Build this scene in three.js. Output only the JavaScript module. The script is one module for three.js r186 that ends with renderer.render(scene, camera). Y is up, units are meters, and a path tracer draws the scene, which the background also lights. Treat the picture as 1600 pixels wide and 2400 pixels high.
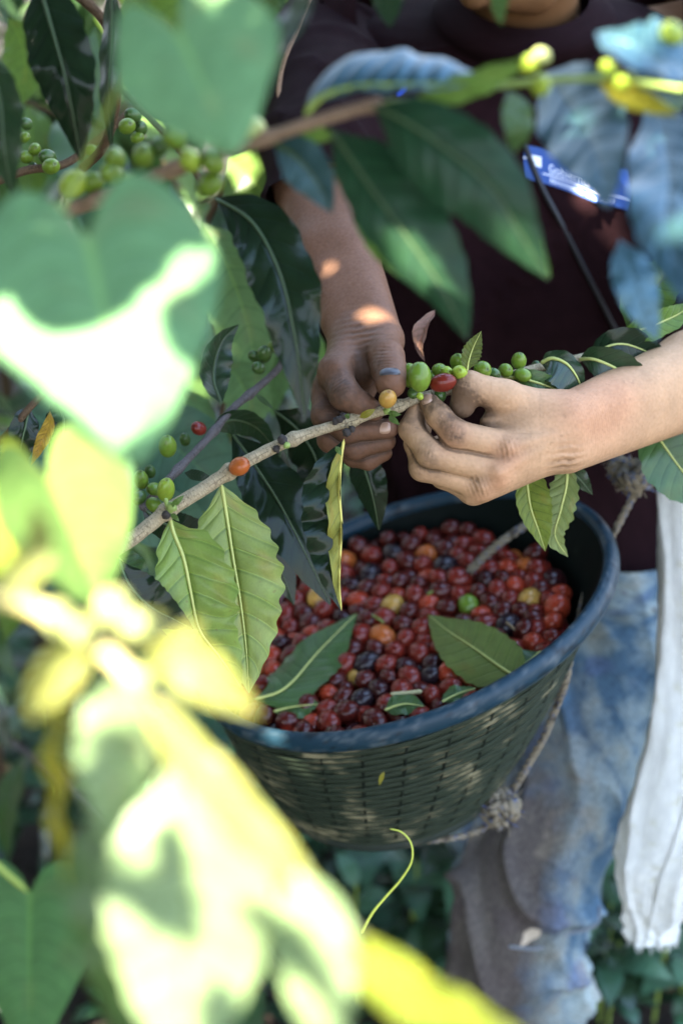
import * as THREE from 'three';
import { mergeGeometries } from 'three/addons/utils/BufferGeometryUtils.js';
import { ImprovedNoise } from 'three/addons/math/ImprovedNoise.js';

// ---------- camera, sky, sun, exposure ----------
const R = (d) => d * Math.PI / 180;
const F = 3333.33;                       // 50 mm lens: focal length in pixels of the 1600 x 2400 frame
const scene = new THREE.Scene();
const camera = new THREE.PerspectiveCamera(2 * Math.atan(1200 / F) * 180 / Math.PI, 682 / 1024, 0.05, 400);
camera.position.set(0, 1.68, 0);
camera.rotation.set(R(-30), 0, 0);
camera.focus = 1.045;
camera.userData.fStop = 3.4;
camera.updateMatrixWorld(true);

const SUN = new THREE.Vector3(-0.50, 0.80, 0.34).normalize();
// thin bright haze over the field: whitish at the horizon, bluer overhead, brighter round the sun
function hazySky() {
  const w = 256, h = 128, d = new Float32Array(w * h * 4), v = new THREE.Vector3();
  for (let y = 0; y < h; y++) for (let x = 0; x < w; x++) {
    const up = ((y + 0.5) / h - 0.5) * Math.PI, az = ((x + 0.5) / w - 0.5) * 2 * Math.PI; v.set(Math.cos(up) * Math.cos(az), Math.sin(up), Math.cos(up) * Math.sin(az));
    const t = Math.pow(Math.max(0, v.y), 0.6), g = Math.exp(-Math.pow(v.angleTo(SUN) / 0.5, 2)), i = (y * w + x) * 4, k = v.y < 0 ? 0.5 : 1;
    d[i] = SKY * k * (THREE.MathUtils.lerp(1.12, 0.48, t) + 1.1 * g); d[i + 1] = SKY * k * (THREE.MathUtils.lerp(1.06, 0.80, t) + 1.0 * g); d[i + 2] = SKY * k * (THREE.MathUtils.lerp(0.96, 1.42, t) + 0.85 * g); d[i + 3] = 1;
  }
  const tx = new THREE.DataTexture(d, w, h, THREE.RGBAFormat, THREE.FloatType); tx.mapping = THREE.EquirectangularReflectionMapping; tx.magFilter = THREE.LinearFilter; tx.needsUpdate = true; return tx;
}
const SKY = 0.165;
scene.background = hazySky();
scene.environment = scene.background;
const sun = new THREE.DirectionalLight(new THREE.Color(1, 0.93, 0.78), 2.2);
sun.position.copy(SUN).multiplyScalar(12).add(new THREE.Vector3(0, 1, -1));
sun.target.position.set(0, 1, -1);
sun.castShadow = true;
sun.shadow.mapSize.set(2048, 2048);
Object.assign(sun.shadow.camera, { left: -4, right: 4, top: 4, bottom: -4, near: 1, far: 30 });
sun.name = 'sun';
scene.add(sun, sun.target);
const renderer = new THREE.WebGLRenderer({ antialias: true });
renderer.toneMapping = THREE.LinearToneMapping;
renderer.toneMappingExposure = 25;
renderer.shadowMap.enabled = true;

// ---------- helpers ----------
const V = (x, y, z) => new THREE.Vector3(x, y, z);
const lerp = THREE.MathUtils.lerp, clamp = THREE.MathUtils.clamp, sstep = (x, a, b) => THREE.MathUtils.smoothstep(x, a, b);
function P(px, py, z) { return V((px - 800) / F * z, -(py - 1200) / F * z, -z).applyMatrix4(camera.matrixWorld); }  // where the thing at that place of the photograph stands, z metres away
const EYE = camera.position.clone();
function rng(seed) { let s = seed | 0; return () => { s = (s + 0x6d2b79f5) | 0; let t = Math.imul(s ^ (s >>> 15), 1 | s); t = (t + Math.imul(t ^ (t >>> 7), 61 | t)) ^ t; return ((t ^ (t >>> 14)) >>> 0) / 4294967296; }; }
const perlin = new ImprovedNoise();
const nz = (x, y, z) => perlin.noise(x, y, z);
const fbm = (x, y, z, o = 4) => { let s = 0, a = 0.5; for (let i = 0; i < o; i++) { s += a * nz(x, y, z); a *= 0.5; x *= 2.03; y *= 2.03; z *= 2.03; } return s; };

const used = {};
function numbered(n) { const k = used[n] = (used[n] ?? -1) + 1; return k ? n + '_' + String(k).padStart(3, '0') : n; }
function tag(o, label, category, group, kind) { if (label) o.userData.label = label; if (category) o.userData.category = category; if (group) o.userData.group = group; if (kind) o.userData.kind = kind; return o; }
function thing(name, label, category, at, group) { const o = new THREE.Group(); o.name = numbered(name); o.position.copy(at); scene.add(o); return tag(o, label, category, group); }
// geometry given in the world; put under parent (root of a thing, or a part whose own frame equals its root's)
function part(parent, name, geo, mat, label) {
  const m = new THREE.Mesh(geo, mat); m.name = name; m.castShadow = m.receiveShadow = true;
  if (parent) { let r = parent; while (r.parent && r.parent !== scene) r = r.parent; geo.translate(-r.position.x, -r.position.y, -r.position.z); parent.add(m); } else scene.add(m);
  if (label) m.userData.label = label;
  return m;
}
function solo(name, label, category, geo, mat, group, kind) { // a thing that is one mesh, its origin at its base
  geo.computeBoundingBox(); const b = geo.boundingBox, c = V((b.min.x + b.max.x) / 2, b.min.y, (b.min.z + b.max.z) / 2);
  geo.translate(-c.x, -c.y, -c.z);
  const m = new THREE.Mesh(geo, mat); m.name = numbered(name); m.position.copy(c); m.castShadow = m.receiveShadow = true; scene.add(m);
  return tag(m, label, category, group, kind);
}
function gridGeo(nu, nv, f, closeV = false) { // f(u, v) -> [Vector3, u?, v?]
  const pos = [], uv = [], idx = [], c = [];
  let hasC = false;
  for (let i = 0; i <= nu; i++) for (let j = 0; j <= nv; j++) {
    const u = i / nu, v = j / nv, r = f(u, v), p = r.isVector3 ? r : r[0];
    pos.push(p.x, p.y, p.z); uv.push(r.isVector3 ? u : r[1] ?? u, r.isVector3 ? v : r[2] ?? v);
    if (!r.isVector3 && r[3]) { hasC = true; c.push(...r[3]); }
  }
  for (let i = 0; i < nu; i++) for (let j = 0; j < nv; j++) { const a = i * (nv + 1) + j, b = a + nv + 1; idx.push(a, b, a + 1, b, b + 1, a + 1); }
  const g = new THREE.BufferGeometry();
  g.setAttribute('position', new THREE.Float32BufferAttribute(pos, 3)); g.setAttribute('uv', new THREE.Float32BufferAttribute(uv, 2));
  if (hasC) g.setAttribute('color', new THREE.Float32BufferAttribute(c, 3));
  g.setIndex(idx); g.computeVertexNormals();
  if (closeV) { const n = g.attributes.normal; for (let i = 0; i <= nu; i++) { const a = i * (nv + 1), b = a + nv, s = V(n.getX(a) + n.getX(b), n.getY(a) + n.getY(b), n.getZ(a) + n.getZ(b)).normalize(); n.setXYZ(a, s.x, s.y, s.z); n.setXYZ(b, s.x, s.y, s.z); } }
  return g;
}
const curveOf = (pts) => new THREE.CatmullRomCurve3(pts, false, 'centripetal');
const px3 = (pts) => pts.map((p) => P(p[0], p[1], p[2]));
// tube along world points; radius r(u, angle)
function tube(pts, r, { seg = 24, rad = 8, wob = 0, color = null, uvs = 1, caps = true } = {}) {
  const c = curveOf(pts), L = c.getLength(), fr = c.computeFrenetFrames(seg, false), rf = typeof r === 'function' ? r : () => r;
  return gridGeo(seg, rad, (u, v) => {
    const i = Math.round(u * seg), a = v * Math.PI * 2, p = c.getPointAt(u), n = fr.normals[i].clone().multiplyScalar(Math.cos(a)).addScaledVector(fr.binormals[i], Math.sin(a));
    let rr = rf(u, a); if (wob) rr *= 1 + wob * nz(p.x * 160 + n.x * 1.3, p.y * 160 + n.y * 1.3, p.z * 160 + n.z * 1.3);
    if (caps && (i === 0 || i === seg)) rr *= 0.02;
    const q = p.clone().addScaledVector(n, rr);
    return [q, u * L * uvs, v, color ? color(u, a, q) : null];
  }, true);
}
function dataTex(w, h, f, srgb = false, repeat = true) {
  const d = new Uint8Array(w * h * 4);
  for (let y = 0; y < h; y++) for (let x = 0; x < w; x++) { const c = f((x + 0.5) / w, (y + 0.5) / h), i = (y * w + x) * 4; for (let k = 0; k < 3; k++) d[i + k] = clamp((Array.isArray(c) ? c[k] : c) * 255, 0, 255); d[i + 3] = 255; }
  const t = new THREE.DataTexture(d, w, h); t.magFilter = THREE.LinearFilter; t.minFilter = THREE.LinearFilter; t.colorSpace = srgb ? THREE.SRGBColorSpace : THREE.NoColorSpace;
  t.wrapS = t.wrapT = repeat ? THREE.RepeatWrapping : THREE.ClampToEdgeWrapping; t.needsUpdate = true; return t;
}
const col = (r, g, b) => new THREE.Color().setRGB(r, g, b);

// ---------- leaf materials ----------
const NV = 9;
const veinPhase = (u, a) => (u - 0.16 * Math.pow(a, 1.25) * (1 - 0.35 * u)) * NV / 0.92;   // side veins run forward to the edge
const veinLine = (u, a) => { const p = veinPhase(u, a), f = Math.abs(p - Math.round(p)); return Math.exp(-Math.pow(f / 0.042, 2)) * (1 - a * 0.55); };
const leafTex = (pale) => dataTex(512, 256, (u, v) => {
  const a = Math.abs(2 * v - 1), m = Math.exp(-Math.pow(a / (0.03 * (1.25 - u)), 2)), sv = veinLine(u, a), n = 0.5 + fbm(u * 9, v * 5, 3.3), f = nz(u * 90, v * 46, 1.7), blot = sstep(nz(u * 5 + 7, v * 3, 9), 0.15, 0.6);
  const net = Math.pow(1 - Math.abs(nz(u * 60, v * 30, 5)), 8);
  let g = 0.62 + 0.2 * (n - 0.5) + 0.04 * f + 0.05 * net * (pale ? 1 : -1);
  let r = g * (0.97 + 0.25 * blot), b = g * 0.95;
  const w = pale ? 0.8 : 0.45; r = lerp(r, 0.95, sv * w); g = lerp(g, 0.95, sv * w); b = lerp(b, 0.75, sv * w); const sh = Math.exp(-Math.pow((veinPhase(u, a) - Math.round(veinPhase(u, a)) - 0.11) / 0.07, 2)) * (1 - a * 0.4) * 0.34; r *= 1 - sh; g *= 1 - sh * 0.8; b *= 1 - sh;  // sh paints ridge shading along one side of each vein
  r = lerp(r, 1, m * 0.75); g = lerp(g, 0.98, m * 0.7); b = lerp(b, 0.65, m * 0.6);
  const spot = sstep(nz(u * 34 + 3, v * 18, 12), 0.55, 0.66) * 0.5; r *= 1 - 0.15 * spot; g *= 1 - 0.45 * spot; b *= 1 - 0.4 * spot;
  return [r, g, b];
}, false, false);
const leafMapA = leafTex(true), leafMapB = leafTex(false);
const leafBump = dataTex(512, 256, (u, v) => { const a = Math.abs(2 * v - 1), m = Math.exp(-Math.pow(a / 0.04, 2)), p = veinPhase(u, a); return 0.5 - 0.28 * veinLine(u, a) - 0.2 * m + 0.10 * Math.abs(Math.sin(Math.PI * p)) + 0.07 * fbm(u * 40, v * 20, 2, 3); }, false, false);
const leafMats = {};
function leafMat(name, r, g, b, { map = leafMapB, coat = 0.7, cr = 0.22, tr = 0.3, rough = 0.9, bump = 0.002 } = {}) {
  return leafMats[name] = new THREE.MeshPhysicalMaterial({ name, color: col(r, g, b), map, bumpMap: leafBump, bumpScale: bump, roughness: rough, transmission: tr, thickness: 0, clearcoat: coat, clearcoatRoughness: cr, ior: 1.45, specularIntensity: 0.3, side: THREE.DoubleSide });
}
leafMat('leaf pale underside', 0.34, 0.47, 0.095, { map: leafMapA, coat: 0.6, cr: 0.3, tr: 0.38 });
leafMat('leaf pale second', 0.43, 0.53, 0.13, { map: leafMapA, coat: 0.6, cr: 0.32, tr: 0.38 });
leafMat('leaf dark glossy', 0.009, 0.028, 0.008, { coat: 0.42, cr: 0.12, tr: 0.15 });
leafMat('leaf dark mid', 0.024, 0.064, 0.02, { coat: 0.9, cr: 0.24, tr: 0.25 });
leafMat('leaf mid', 0.10, 0.20, 0.045, { coat: 0.7, cr: 0.3, tr: 0.35 });
leafMat('leaf bright', 0.19, 0.33, 0.05, { coat: 0.5, cr: 0.35, tr: 0.42 });
leafMat('leaf yellow', 0.5, 0.44, 0.025, { coat: 0.4, cr: 0.4, tr: 0.45 });
leafMat('leaf young yellow', 0.54, 0.54, 0.13, { coat: 0.4, cr: 0.4, tr: 0.45 });
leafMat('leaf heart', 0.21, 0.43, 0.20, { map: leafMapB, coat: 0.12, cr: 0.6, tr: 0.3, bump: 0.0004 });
leafMat('leaf dry pink', 0.5, 0.27, 0.2, { coat: 0.1, tr: 0.25 });
const LM = leafMats;

// ---------- leaf shapes ----------
const prof = (u) => { const a = Math.pow(Math.sin(Math.PI * Math.pow(Math.min(u, 1), 0.86)), 0.92) * (1 - 0.12 * u) * Math.pow(Math.min(1, u / 0.16), 0.45); return u > 0.86 ? Math.min(a, 0.36 * Math.pow((1 - u) / 0.14, 0.8) + 0.0) : a; };
function leafGeo(o) {
  const { pts, w, roll = 0, roll1 = roll, fold = 0, foldL = fold, foldR = fold, wL = 1, wR = 1, ruf = 0.05, rn = 4, quilt = 0.05, curl = 0, scal = 0.03, nu = 28, nv = 10, seed = 0, up = null } = o;
  const c = curveOf(pts), mid = c.getPoint(0.5);
  const Wm = o.wm ?? w / F * mid.clone().applyMatrix4(camera.matrixWorldInverse).z * -1;
  return gridGeo(nu, nv, (u, vv) => {
    const p = c.getPointAt(u), T = c.getTangentAt(u), N0 = (up ? up.clone() : EYE.clone().sub(p)).normalize();
    N0.addScaledVector(T, -N0.dot(T)).normalize(); N0.applyAxisAngle(T, R(lerp(roll, roll1, u)));
    const S = N0.clone().cross(T), v = 2 * vv - 1, a = Math.abs(v), lf = v < 0, ph = veinPhase(u, a);
    const W0 = Wm * prof(u) * (lf ? wL : wR) * (1 + scal * a * a * Math.cos(2 * Math.PI * ph) + 0.05 * nz(u * 6 + seed, lf ? 3 : 7, seed));
    const ang = R(lf ? foldL : foldR), x = v * W0;
    const rf = ruf * Wm * a * a * Math.sin(2 * Math.PI * rn * u + (lf ? 0.4 : 2.1) + seed) * Math.sin(Math.PI * Math.min(1, u * 1.05));
    const q = quilt * Wm * prof(u) * Math.abs(Math.sin(Math.PI * ph)) * a * (1.15 - a) - quilt * 0.5 * Wm * Math.exp(-Math.pow(a / 0.06, 2)) * prof(u);
    return p.addScaledVector(S, x * Math.cos(ang)).addScaledVector(N0, Math.abs(x) * Math.sin(ang) + rf + q - curl * a * a * W0);
  });
}
function heartGeo({ notch, tip, w, lobe = 0.34, roll = 0, fold = 8, bend = 0.1, wL = 1, wR = 1, ruf = 0.02, nu = 26, nv = 24 }) {
  const A = P(...notch), B = P(...tip), D = B.clone().sub(A), L = D.length(), T = D.clone().normalize();
  const N = EYE.clone().sub(A.clone().lerp(B, 0.5)).normalize(); N.addScaledVector(T, -N.dot(T)).normalize().applyAxisAngle(T, R(roll));
  const S = N.clone().cross(T), W0 = w / F * (notch[2] + tip[2]) / 2;
  return gridGeo(nu, nv, (u, vv) => {
    const v = 2 * vv - 1, a = Math.abs(v), k = v < 0 ? wL : wR;
    const wid = u < 0.2 ? lerp(0.9, 1, Math.sin(u / 0.2 * Math.PI / 2)) : Math.pow(Math.max(0, 1 - Math.pow((u - 0.2) / 0.8, 1.55)), 0.92) + 0.035 * Math.sin(Math.PI * clamp((u - 0.75) / 0.25, 0, 1));
    const y = u * L - lobe * L * Math.pow(Math.sin(Math.PI * Math.pow(a, 0.9)), 0.75) * Math.pow(1 - u, 2);
    const x = v * W0 * wid * k * (u < 0.25 ? Math.pow(Math.max(a, 1e-3), -0.12 * (1 - u / 0.25)) : 1);
    return A.clone().addScaledVector(T, y).addScaledVector(S, x).addScaledVector(N, Math.abs(x) * Math.sin(R(fold)) - bend * L * (u - 0.4) * (u - 0.4) - 0.25 * a * a * W0 * 0.5 + ruf * W0 * a * a * Math.sin(9 * u + (v < 0 ? 0 : 2)));
  });
}

// ---------- surface of a distance field (naive surface nets, empty blocks skipped) ----------
function surfaceNets(f, lo, hi, h, bs = 8) {
  const nx = Math.ceil((hi.x - lo.x) / h) + 1, ny = Math.ceil((hi.y - lo.y) / h) + 1, nzz = Math.ceil((hi.z - lo.z) / h) + 1;
  const d = new Float32Array(nx * ny * nzz).fill(1), at = (i, j, k) => (k * ny + j) * nx + i;
  const reach = bs * h * 0.87 + 0.006;
  const live = new Uint8Array(nx * ny * nzz);
  for (let k0 = 0; k0 < nzz; k0 += bs) for (let j0 = 0; j0 < ny; j0 += bs) for (let i0 = 0; i0 < nx; i0 += bs) {
    const c = f(lo.x + (i0 + bs / 2) * h, lo.y + (j0 + bs / 2) * h, lo.z + (k0 + bs / 2) * h), skip = Math.abs(c) > reach;
    for (let k = k0; k < Math.min(k0 + bs, nzz); k++) for (let j = j0; j < Math.min(j0 + bs, ny); j++) for (let i = i0; i < Math.min(i0 + bs, nx); i++) { const n = at(i, j, k); if (skip) d[n] = Math.sign(c); else { d[n] = f(lo.x + i * h, lo.y + j * h, lo.z + k * h); live[n] = 1; } }
  }
  const id = new Int32Array(d.length).fill(-1), pos = [], idx = [];
  for (let k = 0; k < nzz - 1; k++) for (let j = 0; j < ny - 1; j++) for (let i = 0; i < nx - 1; i++) {
    let n = 0, x = 0, y = 0, z = 0, m = 0; const v = [];
    for (let c = 0; c < 8; c++) { const q = d[at(i + (c & 1), j + ((c >> 1) & 1), k + (c >> 2))]; v.push(q); if (q < 0) m++; }
    if (m === 0 || m === 8) continue;
    for (let a = 0; a < 8; a++) for (let b = 0; b < 3; b++) { const o = a | (1 << b); if (o === a) continue; const p = v[a], q = v[o]; if ((p < 0) === (q < 0)) continue; const t = p / (p - q); n++; x += (a & 1) + (b === 0 ? t : 0); y += ((a >> 1) & 1) + (b === 1 ? t : 0); z += (a >> 2) + (b === 2 ? t : 0); }
    id[at(i, j, k)] = pos.length / 3; pos.push(lo.x + (i + x / n) * h, lo.y + (j + y / n) * h, lo.z + (k + z / n) * h);
  }
  const quad = (a, b, c, e, flip) => { if (a < 0 || b < 0 || c < 0 || e < 0) return; if (flip) idx.push(a, c, b, b, c, e); else idx.push(a, b, c, b, e, c); };
  for (let k = 1; k < nzz - 1; k++) for (let j = 1; j < ny - 1; j++) for (let i = 1; i < nx - 1; i++) {
    const p = d[at(i, j, k)] < 0;
    if (p !== d[at(i + 1, j, k)] < 0) quad(id[at(i, j - 1, k - 1)], id[at(i, j, k - 1)], id[at(i, j - 1, k)], id[at(i, j, k)], !p);
    if (p !== d[at(i, j + 1, k)] < 0) quad(id[at(i - 1, j, k - 1)], id[at(i - 1, j, k)], id[at(i, j, k - 1)], id[at(i, j, k)], !p);
    if (p !== d[at(i, j, k + 1)] < 0) quad(id[at(i - 1, j - 1, k)], id[at(i, j - 1, k)], id[at(i - 1, j, k)], id[at(i, j, k)], !p);
  }
  return { pos, idx };
}
function meshField(f, lo, hi, h, colorAt, fineNormal) {
  const { pos, idx } = surfaceNets(f, lo, hi, h), n = pos.length / 3, nor = new Float32Array(n * 3), cl = new Float32Array(n * 3), e = h * 0.8;
  for (let i = 0; i < n; i++) {
    const x = pos[i * 3], y = pos[i * 3 + 1], z = pos[i * 3 + 2];
    let gx = f(x + e, y, z) - f(x - e, y, z), gy = f(x, y + e, z) - f(x, y - e, z), gz = f(x, y, z + e) - f(x, y, z - e), l = Math.hypot(gx, gy, gz) || 1;
    gx /= l; gy /= l; gz /= l;
    if (fineNormal) { const b = fineNormal(x, y, z); const dt = b[0] * gx + b[1] * gy + b[2] * gz; gx -= b[0] - dt * gx; gy -= b[1] - dt * gy; gz -= b[2] - dt * gz; l = Math.hypot(gx, gy, gz); gx /= l; gy /= l; gz /= l; }
    nor[i * 3] = gx; nor[i * 3 + 1] = gy; nor[i * 3 + 2] = gz;
    const c = colorAt(x, y, z, gx, gy, gz); cl[i * 3] = c[0]; cl[i * 3 + 1] = c[1]; cl[i * 3 + 2] = c[2];
  }
  const g = new THREE.BufferGeometry();
  g.setAttribute('position', new THREE.Float32BufferAttribute(pos, 3)); g.setAttribute('normal', new THREE.BufferAttribute(nor, 3)); g.setAttribute('color', new THREE.BufferAttribute(cl, 3)); g.setIndex(idx);
  return g;
}
// bones: [ax, ay, az, bx, by, bz, ra, rb]; joined by a smooth minimum
const smin = (a, b, k) => { const h = Math.max(k - Math.abs(a - b), 0) / k; return Math.min(a, b) - h * h * k * 0.25; };
function bone(x, y, z, b) {
  const px = x - b[0], py = y - b[1], pz = z - b[2], bx = b[3] - b[0], by = b[4] - b[1], bz = b[5] - b[2], t = clamp((px * bx + py * by + pz * bz) / (bx * bx + by * by + bz * bz), 0, 1);
  return Math.hypot(px - bx * t, py - by * t, pz - bz * t) - (b[6] + (b[7] - b[6]) * t);
}
const Z0 = 1.045;
const J = (n) => P(n[0], n[1], Z0 + n[2] / 1000);
function chain(...ns) { const out = []; for (let i = 0; i + 1 < ns.length; i++) { const a = J(ns[i]), b = J(ns[i + 1]); out.push([a.x, a.y, a.z, b.x, b.y, b.z, ns[i][3] / 1000, ns[i + 1][3] / 1000]); } return out; }
const box = (bones, pad) => { const lo = V(9, 9, 9), hi = V(-9, -9, -9); for (const b of bones) for (const s of [0, 3]) { const r = Math.max(b[6], b[7]) + pad; lo.min(V(b[s] - r, b[s + 1] - r, b[s + 2] - r)); hi.max(V(b[s] + r, b[s + 1] + r, b[s + 2] + r)); } return [lo, hi]; };
function limb({ palm, palmK, fingers, fingerK = 0.0045, gap = 0.0011, web = 0.0055, creases = [], ridges = [], wrinkles = [] }) {
  const fb = fingers.map((c) => box(c, 0.012));
  return (x, y, z) => {
    let d = 1;
    for (const b of palm) d = smin(d, bone(x, y, z, b), palmK);
    for (const [b, k] of ridges) d = smin(d, bone(x, y, z, b), k);
    let df = 1;
    for (let i = 0; i < fingers.length; i++) {
      const [lo, hi] = fb[i]; if (x < lo.x || x > hi.x || y < lo.y || y > hi.y || z < lo.z || z > hi.z) { const q = Math.hypot(Math.max(lo.x - x, 0, x - hi.x), Math.max(lo.y - y, 0, y - hi.y), Math.max(lo.z - z, 0, z - hi.z)) + 0.006; df = Math.min(df, q); continue; }
      let q = 1; for (const b of fingers[i]) q = smin(q, bone(x, y, z, b), fingerK);
      df = smin(df, q, gap);
    }
    d = smin(d, df, web);
    for (const c of creases) { const q = bone(x, y, z, c); if (q < 0.004) d += c[8] * Math.exp(-Math.pow(Math.max(q, 0) / 0.0011, 2)); }
    for (const w of wrinkles) { const dx = x - w.c.x, dy = y - w.c.y, dz = z - w.c.z, r2 = (dx * dx + dy * dy + dz * dz) / (w.r * w.r); if (r2 < 4) d += w.amp * Math.sin((dx * w.n.x + dy * w.n.y + dz * w.n.z) * w.freq + 1.5 * nz(x * 150, y * 150, z * 150)) * Math.exp(-r2 * 1.4); }
    return d;
  };
}
const wr = (n, to, r, amp, wave) => { const c = J(n), q = J(to); return { c, n: q.sub(c).normalize(), r: r / 1000, amp: amp * 1.7 / 1000, freq: 2 * Math.PI / (wave / 1000) }; };
const crease = (a, b, depth, r = 0.3) => [...chain([...a, r], [...b, r])[0], depth / 1000];

// viewer's right: the hand whose back faces the camera
const rWristA = [1330, 985, 24, 20.5], rWristB = [1332, 1050, 27, 18.5];
const rArm = [...chain([1790, 770, 205, 40], [1620, 868, 112, 30.5], rWristA), ...chain([1790, 850, 210, 40], [1620, 917, 116, 30], rWristB)];
const rPalm = [...rArm,
  ...chain([1305, 985, 22, 17], [1192, 1050, 5, 12.2]), ...chain([1305, 1005, 22, 17], [1166, 1106, 3, 11.4]), ...chain([1305, 1030, 24, 16], [1129, 1138, 7, 10.4]), ...chain([1305, 1052, 27, 15], [1106, 1152, 14, 9.2]),
  ...chain([1290, 972, 24, 17], [1182, 931, 11, 12.2]), ...chain([1270, 985, 20, 15], [1150, 992, 14, 8.5]), ...chain([1240, 1000, 26, 17], [1165, 1060, 20, 14])];
const rFingers = [
  chain([1192, 1049, 5, 11.6], [1066, 1018, -6, 10.6], [1027, 975, -1, 9.0], [1007, 946, 5, 7.5]),
  chain([1166, 1105, 3, 11.0], [1008, 1064, -4, 10.0], [963, 1006, 8, 8.9], [978, 962, 14, 7.6]),
  chain([1129, 1137, 7, 10.2], [990, 1097, 6, 9.3], [974, 1040, 18, 8.2], [990, 1000, 28, 7.2]),
  chain([1106, 1151, 14, 9.0], [1036, 1118, 22, 8.0], [1010, 1075, 34, 7.2], [1025, 1040, 38, 6.2]),
  chain([1182, 929, 10, 12.2], [1097, 906, 4, 11.2], [1083, 950, 9, 9.6]),
];
const rBones = [...rPalm, ...rFingers.flat()];
const rField = limb({
  palm: rPalm, palmK: 0.011, fingers: rFingers, web: 0.0052,
  ridges: [[chain([1192, 1049, -7, 3.4], [1290, 1020, 2, 1.5])[0], 0.006], [chain([1166, 1106, -8, 3.2], [1290, 1035, 4, 1.5])[0], 0.006], [chain([1129, 1138, -3, 3], [1285, 1060, 8, 1.5])[0], 0.006]],
  creases: [crease([1113, 955, -4], [1165, 948, -5], 1.0, 1), crease([1121, 938, -6], [1140, 960, -6], 0.9), crease([1135, 930, -6], [1152, 956, -5], 0.9), crease([1150, 925, -6], [1165, 945, -4], 0.7), crease([1150, 955, -2], [1195, 945, -3], 0.8), crease([1060, 985, -16], [1085, 960, -8], 0.5)],
  wrinkles: [wr([1066, 1012, -14], [1100, 1022, -14], 7, 0.28, 2.6), wr([1008, 1064, -13], [1050, 1075, -12], 7, 0.26, 2.6), wr([990, 1097, -3], [1040, 1112, -2], 6, 0.24, 2.5), wr([1030, 980, -9], [1050, 1005, -10], 5, 0.2, 2.2), wr([1385, 985, 20], [1450, 960, 35], 26, 0.12, 2.2), wr([1100, 905, -6], [1140, 912, -4], 7, 0.24, 2.5), wr([1192, 1054, -9], [1240, 1040, -6], 9, 0.2, 3.2), wr([1120, 1140, -4], [1170, 1120, -4], 9, 0.22, 3.0), wr([1330, 1085, 6], [1330, 1060, 4], 14, 0.5, 6)],
});
// viewer's left: the hand seen from its thumb side
const lWristA = [828, 802, 56, 18.5], lWristB = [888, 795, 50, 18.5];
const lArm = [...chain([735, 400, 200, 40], [762, 600, 125, 27], lWristA), ...chain([790, 400, 200, 36], [812, 600, 122, 26], lWristB)];
const lPalm = [...lArm,
  ...chain([838, 806, 50, 18], [785, 872, 13, 13]), ...chain([840, 815, 55, 17], [766, 915, 30, 12.5]), ...chain([842, 825, 58, 16], [772, 960, 40, 11.5]), ...chain([845, 835, 60, 15], [800, 1000, 46, 10.5]),
  ...chain([884, 806, 44, 17], [905, 838, 12, 12.8]), ...chain([858, 832, 38, 14], [848, 878, 27, 9]), ...chain([850, 850, 54, 19], [815, 930, 46, 17])];
const lFingers = [
  chain([785, 872, 12, 12.4], [808, 925, -4, 11.2], [848, 951, 0, 9.2], [877, 963, 5, 7.7]),
  chain([766, 915, 30, 12], [763, 975, 14, 10.2], [815, 1010, 12, 8.5], [911, 1004, 12, 7.4]),
  chain([772, 960, 40, 11], [775, 1030, 26, 9.6], [830, 1050, 22, 8.2], [905, 1034, 20, 7.2]),
  chain([800, 1000, 46, 10], [828, 1068, 36, 8], [862, 1078, 32, 7.2], [899, 1062, 30, 6.4]),
  chain([905, 838, 12, 13], [911, 866, 1, 12.4], [915, 897, -11, 11.4]),
];
const lBones = [...lPalm, ...lFingers.flat()];
const lField = limb({
  palm: lPalm, palmK: 0.011, fingers: lFingers, web: 0.0048,
  ridges: [[chain([790, 860, 2, 4], [840, 812, 36, 2])[0], 0.006]],
  creases: [crease([866, 850, 12], [866, 905, 12], 1.1, 1), crease([848, 846, 12], [852, 900, 12], 0.7), crease([836, 840, 8], [846, 880, 10], 0.7), crease([858, 838, 14], [862, 872, 14], 0.8)],
  wrinkles: [wr([805, 912, -12], [820, 935, -14], 7, 0.34, 2.6), wr([800, 900, -8], [830, 905, -8], 7, 0.25, 2.8), wr([912, 862, -12], [912, 880, -14], 8, 0.25, 2.6), wr([768, 960, 4], [768, 985, 4], 8, 0.25, 2.6), wr([850, 790, 30], [856, 830, 30], 24, 0.28, 5), wr([820, 1010, 4], [850, 1010, 4], 6, 0.2, 2.4), wr([900, 830, -4], [900, 850, -4], 9, 0.25, 3)],
});
// skin colour: tone, redder knuckles, soil and sap on fingertips and folds
const dirtR = [[1075, 925, -4, 9, 0.7], [1100, 960, 4, 9, 0.6], [1000, 925, 0, 6, 0.5], [1083, 950, 0, 14, 1.7], [1012, 948, -2, 10, 1.0], [1068, 1025, -16, 8, 0.8], [1045, 995, -10, 10, 0.6], [950, 990, 2, 11, 0.7], [1010, 1066, -10, 10, 0.65], [1000, 1098, 0, 11, 0.5], [1083, 885, 2, 9, 0.8], [1130, 955, 6, 11, 0.45], [1130, 1140, 0, 9, 0.3], [970, 1090, 6, 12, 0.35]].map((q) => ({ c: J(q), r: q[3] / 1000, a: q[4] }));
const dirtL = [[806, 918, -12, 9, 0.6], [790, 905, -6, 26, 0.5], [900, 965, -4, 12, 0.6], [770, 960, 10, 24, 0.6], [895, 865, -6, 8, 0.8], [850, 1050, 12, 22, 0.4], [870, 880, 12, 14, 0.6]].map((q) => ({ c: J(q), r: q[3] / 1000, a: q[4] }));
const redR = [[1190, 1064, -6, 13], [1165, 1122, -4, 10], [1126, 1154, 4, 9], [1440, 920, 20, 30], [1060, 1015, -12, 12], [1360, 960, 16, 30]].map((q) => ({ c: J(q), r: q[3] / 1000 }));
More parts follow.
